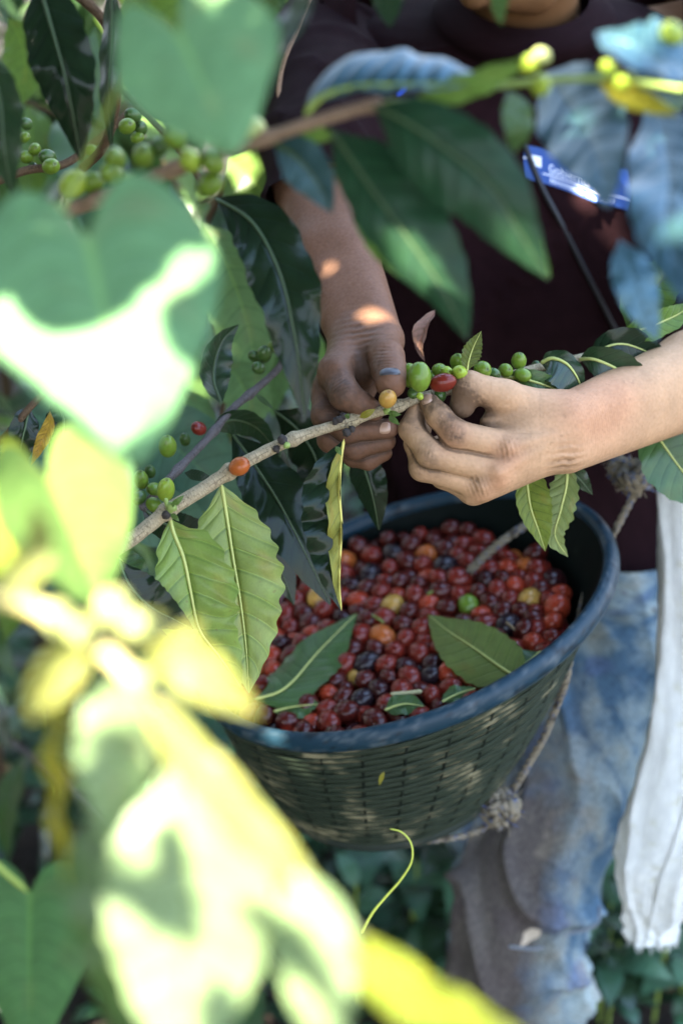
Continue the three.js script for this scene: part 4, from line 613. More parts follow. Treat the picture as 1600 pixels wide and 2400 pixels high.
addLeaf(B1, [[1094, 870, 1.042], [1098, 845, 1.040], [1108, 815, 1.038], [1127, 776, 1.034]], { w: 25, roll: 10, fold: 14, ruf: 0.10, quilt: 0.12, scal: 0.08, nu: 40, nv: 20, seed: 3 }, leafMat('leaf small mottled', 0.155, 0.19, 0.035, { map: leafMapA, coat: 0.3, cr: 0.4 }), ribMat, 'small young leaf standing up from the cherries', 0.0007);
addLeaf(B1, [[1178, 884, 1.088], [1215, 886, 1.083], [1262, 898, 1.08], [1305, 915, 1.085], [1345, 940, 1.095]], { w: 30, roll: 24, foldL: 40, foldR: -14, ruf: 0.08, nu: 40, nv: 14, seed: 5 }, LM['leaf mid'], ribMat, null, 0.0013);
addLeaf(B1, [[1266, 852, 1.10], [1292, 840, 1.092], [1326, 852, 1.087], [1350, 882, 1.087], [1368, 930, 1.095]], { w: 62, wR: 0.42, wL: 1.3, roll: -30, foldL: 10, foldR: 30, ruf: 0.05, nu: 40, nv: 16, seed: 9 }, LM['leaf dark mid'], ribMat, null, 0.0016);
addLeaf(B1, [[1355, 842, 1.112], [1390, 842, 1.10], [1440, 862, 1.10], [1500, 900, 1.11], [1560, 930, 1.12]], { w: 48, roll: 20, foldL: 25, ruf: 0.08, nu: 36, nv: 14, seed: 12 }, LM['leaf dark mid'], ribMat, null, 0.0013);
addLeaf(B1, [[1392, 852, 1.125], [1412, 818, 1.12], [1452, 806, 1.12], [1510, 822, 1.13], [1580, 860, 1.14]], { w: 44, roll: -14, foldR: 28, ruf: 0.08, nu: 36, nv: 14, seed: 13 }, LM['leaf dark glossy'], ribMat, null, 0.001);
addLeaf(B1, [[1452, 802, 1.135], [1486, 778, 1.128], [1535, 760, 1.125], [1590, 735, 1.13], [1640, 700, 1.13]], { w: 36, roll: 24, foldL: 30, ruf: 0.14, rn: 3, nu: 36, nv: 14, seed: 14 }, LM['leaf bright'], ribMat, null, 0.001);
addLeaf(B1, [[1468, 772, 1.16], [1506, 712, 1.15], [1556, 650, 1.14], [1612, 590, 1.14]], { w: 66, roll: -6, fold: 16, ruf: 0.1, rn: 3, nu: 36, nv: 16, seed: 15 }, leafMat('leaf green glossy', 0.115, 0.225, 0.045, { coat: 0.9, cr: 0.2 }), ribDark, null, 0.001);
addLeaf(B1, [[1226, 1082, 1.115], [1234, 1130, 1.112], [1243, 1190, 1.112], [1262, 1245, 1.114], [1277, 1292, 1.118]], { w: 56, wL: 0.62, wR: 1.0, roll: 12, foldL: 34, foldR: 8, ruf: 0.06, quilt: 0.10, scal: 0.035, nu: 50, nv: 22, seed: 16 }, leafMat('leaf lime', 0.27, 0.345, 0.05, { map: leafMapA, coat: 0.4, cr: 0.35, tr: 0.4 }), ribMat, 'yellow green leaf hanging below the wrist');
addLeaf(B1, [[1330, 1080, 1.125], [1326, 1140, 1.122], [1312, 1200, 1.122], [1300, 1255, 1.124], [1330, 1306, 1.128]], { w: 44, wR: 0.8, roll: -14, foldL: -12, foldR: 24, ruf: 0.10, quilt: 0.12, scal: 0.1, nu: 50, nv: 22, seed: 17 }, leafMat('leaf lime pale', 0.33, 0.40, 0.12, { map: leafMapA, coat: 0.4, cr: 0.4, tr: 0.4 }), ribMat, 'paler leaf with a brown tip hanging below the wrist');
addLeaf(B1, [[1278, 1100, 1.128], [1318, 1096, 1.126], [1352, 1118, 1.126], [1388, 1160, 1.13]], { w: 28, ruf: 0.14, roll: 14, nu: 30, nv: 12, seed: 18 }, LM['leaf dark mid'], ribDark);
addLeaf(B1, [[1516, 985, 1.185], [1552, 1040, 1.18], [1605, 1112, 1.18], [1672, 1180, 1.19]], { w: 92, roll: -18, foldL: 12, foldR: 20, ruf: 0.05, nu: 36, nv: 18, seed: 19 }, leafMat('leaf deep', 0.085, 0.185, 0.05, { coat: 0.8, cr: 0.28 }), ribMat, 'green leaf behind the forearm above the rope knot');
part(B1, 'leaf', leafGeo({ pts: px3([[1020, 725, 1.12], [1000, 760, 1.115], [985, 800, 1.115], [995, 848, 1.118]]), w: 24, wR: 0.7, roll: 30, fold: 30, ruf: 0.3, rn: 2, seed: 33 }), LM['leaf dry pink'], 'withered pink leaf hanging above the cherries');
part(B1, 'petiole', tube(px3([[1232, 1088, 1.115], [1222, 1010, 1.13], [1232, 900, 1.115]]), 0.0012, { seg: 12, rad: 6 }), greenStem);
// cherries at the hands
for (const [x, y, z, r, k, ax, st] of [
  [960, 880, 1.046, 23, 'green', [0.25, -1, 0.2], 1.1], [983, 883, 1.028, 27, 'green', [0.05, -1, 0.35], 1.12], [968, 921, 1.040, 14, 'deep green', [0, -0.4, 1], 0.9], [983, 928, 1.038, 9, 'lime', [0.6, -0.6, 0.6], 1],
  [1037, 897, 1.036, 22.5, 'red', [1, 0.32, 0.15], 1.2], [1028, 867, 1.055, 17, 'green', [0.4, 0.4, 1], 1], [1014, 881, 1.058, 15, 'green', [-0.5, 0.2, 1], 1], [1046, 872, 1.05, 15, 'lime', [0.4, 0.5, 1], 1], [1074, 850, 1.06, 20, 'green', [-0.2, 1, 0.4], 1.05], [1077, 873, 1.043, 18, 'lime', [-0.1, 0.8, 1], 1.0],
  [1130, 867, 1.055, 21, 'green', [0.4, 0.5, 0.9], 1.05], [1156, 876, 1.062, 15, 'deep green', [0.7, 0.2, 1], 1], [1184, 868, 1.078, 17, 'green', [0.5, 0.6, 1], 0.95], [1215, 846, 1.085, 18, 'green', [0.1, 1, 0.3], 1.05], [1224, 879, 1.078, 16, 'green', [1, -0.1, 0.5], 1.1], [1031, 926, 1.056, 14, 'deep green', [0.3, -1, 0.5], 1], [1292, 886, 1.10, 20, 'deep green', [1, 0, 0.6], 1.1], [1255, 858, 1.12, 12, 'deep green', [0, 1, 0.4], 1],
  [561, 1093, 1.012, 22, 'orange', [0.8, 0.5, 0.3], 1.06]]) addCherry(B1, x, y, z, r, k, ax, x, st);
addCherry(B1, 908, 935, 1.022, 21, 'yellow', [0.05, 1, 0.35], 0.4, 0.98).userData.label = 'yellow brown cherry held under the thumb';
for (const [x, y, z, x2, y2, z2] of [[393, 1190, 1.0, 388, 1166, 1.0], [548, 1104, 1.016, 556, 1112, 1.018], [905, 962, 1.03, 908, 950, 1.024], [978, 935, 1.045, 980, 908, 1.036]]) part(B1, 'fruit_stalk', tube(px3([[x, y, z], [(x + x2) / 2, (y + y2) / 2, (z + z2) / 2], [x2, y2, z2]]), 0.0016, { seg: 6, rad: 6 }), budMat);

// the darker branch behind it with green cherries
const B2 = thing('coffee_branch', 'dark grey coffee branch with oval green cherries, behind the pale branch', 'branch', P(345, 1186, 1.09));
part(B2, 'stem', tube(px3([[700, 800, 1.20], [648, 868, 1.18], [600, 912, 1.165], [545, 958, 1.15], [492, 1022, 1.13], [432, 1085, 1.11], [380, 1140, 1.095], [330, 1196, 1.085]]), (u) => 0.0031 + 0.0012 * Math.pow(Math.abs(Math.sin(u * 14)), 16), { seg: 120, rad: 10, wob: 0.12, uvs: 4 }), barkGrey);
for (const [x, y, z, r, k, ax, st] of [[393, 1046, 1.085, 21, 'green', [0.05, 1, 0.2], 1.22], [389, 1148, 1.05, 22.5, 'lime', [0.15, 1, 0.3], 1.25], [331, 1124, 1.085, 18, 'green', [0, 1, 0.2], 1.2], [326, 1166, 1.06, 18, 'deep green', [-0.1, 0.3, 1], 1.05], [362, 1184, 1.06, 17, 'green', [0.8, -0.5, 0.3], 1.1], [362, 1146, 1.08, 17, 'green', [-0.5, 0.3, 0.5], 1.05], [466, 1004, 1.12, 17, 'red', [-0.5, 0.5, 0.6], 1.05], [434, 1030, 1.14, 13, 'deep green', [0, 1, 0], 1.1], [352, 1105, 1.1, 14, 'deep green', [0, 1, 0.3], 1.1], [620, 830, 1.17, 18, 'deep green', [0, 1, 0.4], 1.1], [606, 862, 1.165, 15, 'deep green', [-0.6, 0.4, 0.4], 1], [596, 835, 1.18, 14, 'deep green', [-0.4, 0.6, 0.4], 1], [640, 812, 1.18, 14, 'green', [0.3, 0.6, 0.4], 1]]) addCherry(B2, x, y, z, r, k, ax, y, st);
sprig(B2, [432, 1108, 1.1], [500, 1122, 1.09], 14, LM['leaf dark mid'], 'leaf'); sprig(B2, [600, 925, 1.15], [640, 958, 1.13], 7, LM['leaf mid']);
addLeaf(B2, [[540, 1010, 1.17], [590, 1080, 1.165], [655, 1180, 1.16], [712, 1290, 1.16], [775, 1420, 1.17]], { w: 78, roll: -24, foldL: -8, foldR: 14, ruf: 0.08, nu: 44, nv: 16, seed: 21 }, LM['leaf dark glossy'], ribDark, 'long dark glossy leaf hanging behind the pale leaves');
addLeaf(B2, [[838, 1020, 1.16], [850, 1085, 1.15], [872, 1160, 1.15], [888, 1245, 1.16]], { w: 46, roll: 20, fold: -10, ruf: 0.08, nu: 30, nv: 12, seed: 22 }, LM['leaf dark glossy'], ribDark);
addLeaf(B2, [[640, 960, 1.2], [700, 1010, 1.2], [745, 1100, 1.2], [700, 1230, 1.2]], { w: 76, roll: 30, fold: -12, ruf: 0.1, seed: 23 }, LM['leaf dark glossy'], ribDark);
addLeaf(B2, [[488, 1012, 1.14], [540, 985, 1.15], [600, 1002, 1.17], [650, 1060, 1.19]], { w: 40, roll: 35, fold: 10, seed: 24 }, LM['leaf dark mid'], ribDark);
addLeaf(B2, [[520, 950, 1.16], [500, 880, 1.16], [520, 800, 1.16], [560, 760, 1.16]], { w: 44, roll: 20, fold: 20, ruf: 0.1, seed: 25 }, LM['leaf dark mid'], ribDark);
addLeaf(B2, [[330, 1185, 1.1], [380, 1225, 1.1], [450, 1240, 1.12], [520, 1230, 1.13]], { w: 40, roll: 10, seed: 26 }, LM['leaf dark glossy'], ribDark);
addLeaf(B2, [[660, 1040, 1.19], [640, 1150, 1.19], [645, 1290, 1.19], [690, 1420, 1.2]], { w: 85, roll: -40, fold: 6, seed: 28 }, LM['leaf dark glossy'], ribDark);

// blurred branch across the top, close to the camera
const B3 = thing('coffee_branch', 'blurred coffee branch crossing the upper picture with blue sheen on drooping leaves', 'branch', P(190, 482, 0.78));
part(B3, 'stem', tube(px3([[150, 500, 0.80], [300, 440, 0.76], [430, 388, 0.73], [620, 325, 0.69], [740, 285, 0.675], [860, 250, 0.67], [900, 243, 0.672]]), (u) => lerp(0.0040, 0.0030, u) + 0.0010 * Math.pow(Math.abs(Math.sin(u * 11)), 14), { seg: 90, rad: 10, wob: 0.1, uvs: 4 }), barkTan);
part(B3, 'young_stem', tube(px3([[880, 246, 0.672], [1000, 232, 0.675], [1180, 200, 0.67], [1400, 185, 0.66], [1640, 215, 0.65]]), 0.0017, { seg: 50, rad: 8 }), greenStem);
const skyLeaf = leafMat('leaf tinted sky sheen', 0.014, 0.045, 0.045, { coat: 0.6, cr: 0.34, tr: 0, rough: 0.42 }), darkFold = leafMat('leaf dark soft', 0.016, 0.07, 0.026, { coat: 0.35, cr: 0.3, tr: 0.3 }); skyLeaf.specularIntensity = 1; skyLeaf.ior = 2.0; skyLeaf.specularColor = col(0.42, 0.78, 1.0); skyLeaf.clearcoat = 0.15;  // blue sky sheen is put into this strong, tinted gloss
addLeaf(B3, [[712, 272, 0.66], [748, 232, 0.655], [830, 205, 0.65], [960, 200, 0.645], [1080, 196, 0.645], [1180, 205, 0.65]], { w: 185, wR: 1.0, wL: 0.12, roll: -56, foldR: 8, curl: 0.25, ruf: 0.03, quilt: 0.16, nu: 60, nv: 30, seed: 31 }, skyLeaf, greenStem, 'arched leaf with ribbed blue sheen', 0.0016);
addLeaf(B3, [[872, 246, 0.655], [940, 280, 0.645], [1040, 345, 0.64], [1150, 440, 0.64], [1215, 540, 0.645], [1285, 655, 0.655]], { w: 118, wL: 1.0, wR: 0.85, roll: -6, foldL: -4, foldR: 14, ruf: 0.05, quilt: 0.08, curl: 0.2, nu: 44, nv: 20, seed: 32 }, darkFold, ribDark, null, 0.001);
addLeaf(B3, [[770, 300, 0.675], [820, 370, 0.67], [890, 470, 0.665], [985, 600, 0.665], [1050, 700, 0.67], [1095, 800, 0.68]], { w: 108, wL: 0.8, wR: 1.1, roll: 16, foldR: -8, foldL: 12, ruf: 0.08, quilt: 0.08, curl: 0.2, nu: 44, nv: 20, seed: 35 }, darkFold, ribDark, null, 0.001);
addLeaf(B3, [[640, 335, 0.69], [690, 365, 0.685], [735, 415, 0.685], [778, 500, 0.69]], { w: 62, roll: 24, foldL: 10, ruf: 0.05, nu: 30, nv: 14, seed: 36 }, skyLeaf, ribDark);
addLeaf(B3, [[1270, 170, 0.71], [1315, 225, 0.685], [1365, 300, 0.66], [1400, 380, 0.635], [1425, 490, 0.61]], { w: 122, wL: 0.85, wR: 1.0, roll: 8, foldL: 4, foldR: 8, ruf: 0.08, quilt: 0.06, nu: 36, nv: 18, seed: 37 }, skyLeaf, null, 'broad leaf with pale blue sky sheen tinted into its gloss');
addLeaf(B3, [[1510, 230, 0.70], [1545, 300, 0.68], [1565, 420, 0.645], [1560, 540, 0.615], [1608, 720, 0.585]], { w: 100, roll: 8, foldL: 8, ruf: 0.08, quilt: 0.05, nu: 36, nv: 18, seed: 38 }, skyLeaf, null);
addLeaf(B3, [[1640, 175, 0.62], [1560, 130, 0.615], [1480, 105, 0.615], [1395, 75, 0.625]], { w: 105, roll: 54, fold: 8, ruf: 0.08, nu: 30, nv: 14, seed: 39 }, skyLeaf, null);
addLeaf(B3, [[1640, 240, 0.66], [1560, 215, 0.66], [1500, 190, 0.66], [1440, 190, 0.66]], { w: 60, roll: 40, fold: 8, ruf: 0.08, seed: 40 }, LM['leaf dark glossy'], null);
addLeaf(B3, [[1190, 210, 0.66], [1210, 260, 0.66], [1215, 310, 0.66], [1205, 360, 0.67]], { w: 44, roll: -30, ruf: 0.1, seed: 42 }, LM['leaf mid'], null);
addLeaf(B3, [[960, 236, 0.65], [1060, 205, 0.645], [1160, 170, 0.64], [1260, 130, 0.64]], { w: 46, roll: 40, fold: 20, ruf: 0.1, seed: 43 }, LM['leaf bright'], null);
addLeaf(B3, [[1400, 195, 0.63], [1470, 220, 0.62], [1530, 245, 0.62], [1590, 270, 0.62]], { w: 34, roll: 30, fold: 10, seed: 44 }, LM['leaf yellow'], null);
addLeaf(B3, [[690, 300, 0.68], [740, 315, 0.68], [790, 320, 0.68]], { w: 26, roll: 30, seed: 45 }, LM['leaf bright'], null);
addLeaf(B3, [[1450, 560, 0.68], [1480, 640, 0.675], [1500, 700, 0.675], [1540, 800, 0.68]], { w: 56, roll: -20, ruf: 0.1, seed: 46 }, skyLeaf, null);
addLeaf(B3, [[1100, 380, 0.69], [1170, 470, 0.69], [1225, 560, 0.69], [1290, 650, 0.70]], { w: 60, roll: 24, ruf: 0.1, seed: 47 }, LM['leaf bright'], null);
addLeaf(B3, [[840, 420, 0.70], [870, 500, 0.70], [930, 590, 0.70], [1010, 690, 0.71]], { w: 56, roll: -18, ruf: 0.1, seed: 48 }, LM['leaf bright'], null);
addLeaf(B3, [[903, -90, 0.72], [908, -30, 0.72], [912, 20, 0.72], [914, 66, 0.72]], { w: 44, roll: 20, seed: 63 }, LM['leaf dark mid'], null);
addLeaf(B3, [[1178, -60, 0.7], [1174, -20, 0.7], [1170, 15, 0.7], [1176, 62, 0.7]], { w: 26, roll: 30, seed: 49 }, LM['leaf mid'], null);
for (const [x, y, z, r, k] of [[1268, 132, 0.63, 19, 'pale'], [1240, 150, 0.64, 22, 'lime'], [1266, 200, 0.625, 24, 'lime'], [1425, 160, 0.62, 20, 'lime'], [1465, 190, 0.62, 22, 'lime'], [1575, 80, 0.62, 28, 'lime'], [408, 322, 0.72, 28, 'green'], [446, 376, 0.71, 27, 'lime'], [500, 382, 0.71, 27, 'green'], [492, 432, 0.72, 29, 'green'], [452, 322, 0.73, 24, 'deep green'], [590, 298, 0.69, 30, 'pale'], [270, 372, 0.76, 25, 'green'], [336, 366, 0.75, 27, 'green'], [262, 406, 0.76, 24, 'green'], [172, 432, 0.78, 33, 'lime'], [372, 345, 0.75, 22, 'deep green'], [215, 428, 0.78, 26, 'green'], [540, 318, 0.7, 22, 'green']]) addCherry(B3, x, y, z, r, k, [Math.sin(x), 0.6, 0.7], y, 1.12);

// sunlit young branch close to the camera at the lower left
const B4 = thing('coffee_branch', 'blurred sunlit young coffee branch with yellow leaves filling the lower left', 'branch', P(-60, 1390, 0.43));
part(B4, 'stem', tube(px3([[-60, 1385, 0.43], [60, 1415, 0.43], [150, 1460, 0.428], [250, 1530, 0.425], [310, 1590, 0.422], [410, 1740, 0.42], [560, 1910, 0.415], [750, 2120, 0.41], [950, 2300, 0.41], [1130, 2460, 0.41]]), (u) => lerp(0.0028, 0.0021, u), { seg: 90, rad: 10, wob: 0.08, uvs: 4 }), new THREE.MeshPhysicalMaterial({ name: 'young stem', color: col(0.5, 0.42, 0.16), roughness: 0.6 }));
const yg = leafMat('leaf yellow green', 0.36, 0.42, 0.03, { coat: 0.4, cr: 0.4, tr: 0.45 });
const yl = LM['leaf young yellow'], py_ = leafMat('leaf pale young', 0.38, 0.53, 0.24, { coat: 0.5, cr: 0.35, tr: 0.45 });
const L4 = (pts, o, m, label) => addLeaf(B4, pts, { nu: 36, nv: 16, ruf: 0.08, ...o }, m, null, label);
L4([[215, 1500, 0.425], [165, 1540, 0.42], [115, 1600, 0.42], [70, 1690, 0.425]], { w: 62, roll: -20, fold: 20, seed: 51 }, yl, 'short yellow leaf bent to the left');
L4([[340, 1590, 0.42], [400, 1545, 0.415], [490, 1590, 0.412], [605, 1680, 0.415]], { w: 68, roll: 18, fold: 12, seed: 52 }, yl, 'blunt yellow leaf bent to the right');
L4([[380, 1560, 0.42], [420, 1510, 0.42], [470, 1450, 0.425]], { w: 30, roll: 10, seed: 53 }, yl);
L4([[290, 1500, 0.42], [330, 1470, 0.42], [390, 1450, 0.425]], { w: 34, roll: 10, seed: 54 }, yl);
L4([[125, 1560, 0.45], [130, 1700, 0.455], [128, 1860, 0.46], [160, 2090, 0.47]], { w: 62, wL: 0.5, wR: 0.6, roll: 50, ruf: 0.3, rn: 3.5, seed: 55 }, LM['leaf yellow']);
L4([[240, 1560, 0.43], [262, 1680, 0.425], [275, 1830, 0.425], [285, 2030, 0.43]], { w: 96, wL: 1.0, wR: 1.0, roll: -10, fold: -10, ruf: 0.1, rn: 4, quilt: 0.1, seed: 56 }, py_, 'narrow pale hanging leaf, white with sun on one half');
L4([[420, 1760, 0.42], [440, 1950, 0.415], [440, 2180, 0.415], [430, 2560, 0.42]], { w: 215, roll: 4, fold: -8, ruf: 0.06, quilt: 0.08, seed: 57, nu: 50, nv: 24 }, py_, 'very broad pale leaf nearest the camera');
L4([[320, 1600, 0.418], [420, 1740, 0.412], [580, 1930, 0.408], [820, 2190, 0.41]], { w: 80, wL: 0.9, wR: 0.75, roll: -8, fold: 24, ruf: 0.22, rn: 4, seed: 58, nu: 50, nv: 20 }, yl, 'long yellow leaf along the diagonal stem');
L4([[660, 2030, 0.41], [715, 2140, 0.405], [745, 2300, 0.405], [760, 2500, 0.41]], { w: 105, wL: 1.1, roll: 20, fold: -10, ruf: 0.1, seed: 59, nu: 40, nv: 18 }, py_);
L4([[800, 2170, 0.41], [880, 2260, 0.405], [1000, 2350, 0.405], [1240, 2440, 0.41]], { w: 78, roll: 16, fold: 22, ruf: 0.24, rn: 3, seed: 60 }, yg);
L4([[200, 1900, 0.44], [230, 2080, 0.44], [260, 2250, 0.44], [300, 2460, 0.45]], { w: 90, roll: 24, ruf: 0.1, seed: 61 }, LM['leaf mid']);
L4([[-40, 1370, 0.43], [50, 1340, 0.43], [90, 1260, 0.435], [70, 1180, 0.44]], { w: 54, roll: -30, ruf: 0.12, seed: 62 }, yl);
for (const [x, y, z, r] of [[268, 1428, 0.415, 42], [320, 1468, 0.415, 34], [140, 1450, 0.42, 34], [190, 1480, 0.42, 30], [330, 1600, 0.415, 30]]) addCherry(B4, x, y, z, r, 'pale', [0, 1, 0.4], x, 1.1);

// heart-shaped leaves of a vine close to the camera
const VN = thing('heart_leaf_vine', 'vine with big smooth heart shaped leaves, blurred, hanging at the left edge', 'vine', P(-80, 1200, 0.62));
const heartMat = LM['leaf heart'];
part(VN, 'leaf', heartGeo({ notch: [206, 556, 0.53], tip: [312, 1072, 0.50], w: 300, wL: 1.0, wR: 1.0, lobe: 0.27, roll: 0, fold: 7, bend: 0.12 }), heartMat, 'largest heart shaped leaf, splashed with white sunlight');
part(VN, 'leaf', heartGeo({ notch: [418, 78, 0.535], tip: [545, 352, 0.525], w: 212, wL: 0.86, wR: 1.06, lobe: 0.36, roll: -4, fold: 6, bend: 0.1 }), heartMat, 'heart shaped leaf at the top, in even shade');
part(VN, 'leaf', heartGeo({ notch: [112, 1120, 0.60], tip: [236, 1428, 0.60], w: 158, wL: 0.95, wR: 1.1, lobe: 0.3, roll: -14, fold: 24, bend: 0.1 }), leafMat('leaf heart lit', 0.20, 0.34, 0.08, { coat: 0.1, cr: 0.6, tr: 0.35, bump: 0.0004 }), 'folded heart shaped leaf half in the sun');  // sunlit copy of the heart leaf colour, the light put into its tone
part(VN, 'leaf', heartGeo({ notch: [70, 2095, 0.72], tip: [70, 2480, 0.72], w: 150, lobe: 0.2, roll: 16, fold: 10 }), leafMat('leaf heart shaded', 0.085, 0.21, 0.06, { coat: 0.2, cr: 0.5, tr: 0.3, bump: 0.0008 }), 'heart shaped leaf at the lower left corner');  // darker copy of the heart leaf colour, the corner shade put into it
part(VN, 'leaf', heartGeo({ notch: [-10, 1120, 0.66], tip: [60, 1420, 0.66], w: 120, lobe: 0.3, roll: 30, fold: 10 }), leafMat('leaf heart yellow', 0.33, 0.42, 0.05, { coat: 0.1, cr: 0.6, tr: 0.4, bump: 0.0004 }));
part(VN, 'leaf', heartGeo({ notch: [215, 1045, 0.64], tip: [300, 1210, 0.64], w: 95, lobe: 0.3, roll: 30, fold: 14 }), heartMat);
part(VN, 'stem', tube(px3([[-80, 1200, 0.62], [-30, 900, 0.60], [60, 640, 0.57], [160, 560, 0.55], [206, 556, 0.532]]), 0.0013, { seg: 40, rad: 8 }), greenStem);
part(VN, 'stem', tube(px3([[60, 640, 0.57], [180, 420, 0.60], [260, 240, 0.57], [330, 120, 0.545], [418, 78, 0.537]]), 0.0013, { seg: 40, rad: 8 }), greenStem);
part(VN, 'stem', tube(px3([[-80, 1200, 0.62], [-20, 1130, 0.62], [60, 1110, 0.61], [112, 1120, 0.602]]), 0.0013, { seg: 20, rad: 8 }), greenStem);
part(VN, 'stem', tube(px3([[-80, 1200, 0.62], [-90, 1600, 0.66], [-40, 1980, 0.70], [70, 2095, 0.722]]), 0.0014, { seg: 30, rad: 8 }), greenStem);

// dark leaves hanging at the upper left, one shrub twig
const B5 = thing('coffee_branch', 'shaded coffee twig with dark leaves and small green cherries at the upper left', 'branch', P(120, -60, 0.95));
part(B5, 'stem', tube(px3([[120, -60, 0.95], [250, 60, 0.95], [275, 200, 0.97], [250, 330, 1.0], [190, 400, 1.05]]), (u) => 0.0034, { seg: 40, rad: 8, uvs: 4 }), barkBrown);
part(B5, 'stem', tube(px3([[-40, 440, 1.12], [60, 400, 1.12], [150, 385, 1.13], [250, 310, 1.15], [330, 240, 1.17]]), (u) => 0.0034, { seg: 40, rad: 8, uvs: 4 }), barkBrown);
addLeaf(B5, [[85, -60, 0.86], [120, 60, 0.85], [155, 190, 0.85], [192, 380, 0.87]], { w: 84, roll: 18, fold: -6, ruf: 0.10, rn: 4, quilt: 0.1, nu: 40, nv: 16, seed: 71 }, LM['leaf dark glossy'], ribDark, 'long dark leaf with bluish shine');
addLeaf(B5, [[262, -60, 0.9], [262, 80, 0.9], [255, 220, 0.9], [262, 360, 0.91]], { w: 40, roll: 50, ruf: 0.1, seed: 72 }, LM['leaf dark mid'], ribDark);
addLeaf(B5, [[-30, 120, 0.8], [0, 230, 0.8], [10, 340, 0.8], [30, 460, 0.81]], { w: 60, roll: 30, ruf: 0.1, seed: 73 }, LM['leaf dark mid'], ribDark);
addLeaf(B5, [[500, 462, 0.9], [590, 520, 0.88], [655, 640, 0.87], [692, 800, 0.87], [714, 985, 0.88]], { w: 88, wL: 0.9, wR: 1.0, roll: -14, foldL: -6, foldR: 12, ruf: 0.16, rn: 4, quilt: 0.08, nu: 60, nv: 20, seed: 74 }, LM['leaf dark glossy'], ribDark, 'long wavy dark leaf with blue glints left of the forearm');
addLeaf(B5, [[330, 240, 1.17], [380, 262, 1.17], [430, 290, 1.17]], { w: 24, roll: -30, seed: 75 }, LM['leaf dark glossy'], ribDark);
addLeaf(B5, [[720, -60, 0.62], [700, 20, 0.62], [650, 110, 0.62], [640, 180, 0.63]], { w: 60, roll: 60, seed: 77 }, LM['leaf dark mid'], ribDark);
part(B5, 'stem', tube(px3([[275, 200, 0.97], [400, 330, 0.95], [500, 462, 0.9]]), 0.002, { seg: 20, rad: 8, uvs: 4 }), barkBrown);
for (const [x, y, z, r, k] of [[342, 226, 1.15, 21, 'deep green'], [312, 270, 1.14, 18, 'deep green'], [298, 296, 1.13, 20, 'green'], [330, 300, 1.15, 17, 'deep green'], [322, 322, 1.15, 15, 'green'], [62, 290, 1.15, 14, 'deep green'], [58, 322, 1.14, 13, 'green'], [82, 350, 1.13, 15, 'green'], [62, 368, 1.13, 15, 'green'], [112, 368, 1.12, 18, 'deep green'], [120, 390, 1.11, 20, 'green'], [78, 392, 1.13, 12, 'deep green'], [215, 352, 1.13, 14, 'green']]) addCherry(B5, x, y, z, r, k, [Math.sin(x), 0.5, 0.8], y, 1.05);
part(B5, 'stem', tube(px3([[760, -80, 1.2], [722, 0, 1.2], [690, 80, 1.2], [662, 150, 1.21], [650, 230, 1.22]]), 0.0022, { seg: 20, rad: 8, uvs: 4 }), barkTan);
// twig at the left with a spotted yellow leaf
const B6 = thing('coffee_branch', 'thin brown twig at the left edge with dark leaves and a spotted yellow leaf tip', 'branch', P(-40, 1080, 1.02));
part(B6, 'stem', tube(px3([[-60, 1090, 1.02], [20, 1015, 1.02], [80, 945, 1.02], [140, 890, 1.03], [210, 820, 1.05]]), 0.0026, { seg: 30, rad: 8, wob: 0.1, uvs: 4 }), barkBrown);
addLeaf(B6, [[118, 920, 1.03], [140, 950, 1.02], [150, 1000, 1.02], [118, 1090, 1.03]], { w: 44, roll: 20, ruf: 0.1, seed: 81 }, LM['leaf dark glossy'], ribDark);
addLeaf(B6, [[70, 950, 1.03], [60, 1000, 1.02], [50, 1050, 1.02], [52, 1110, 1.03]], { w: 40, roll: -24, ruf: 0.1, seed: 82 }, LM['leaf dark glossy'], ribDark);
addLeaf(B6, [[118, 962, 1.01], [114, 1000, 1.008], [96, 1040, 1.008], [74, 1090, 1.01]], { w: 17, roll: 10, ruf: 0.2, seed: 83 }, leafMat('leaf spotted orange', 0.6, 0.36, 0.03, { coat: 0.3, cr: 0.4, tr: 0.3 }), null, 'orange yellow leaf with brown spots');
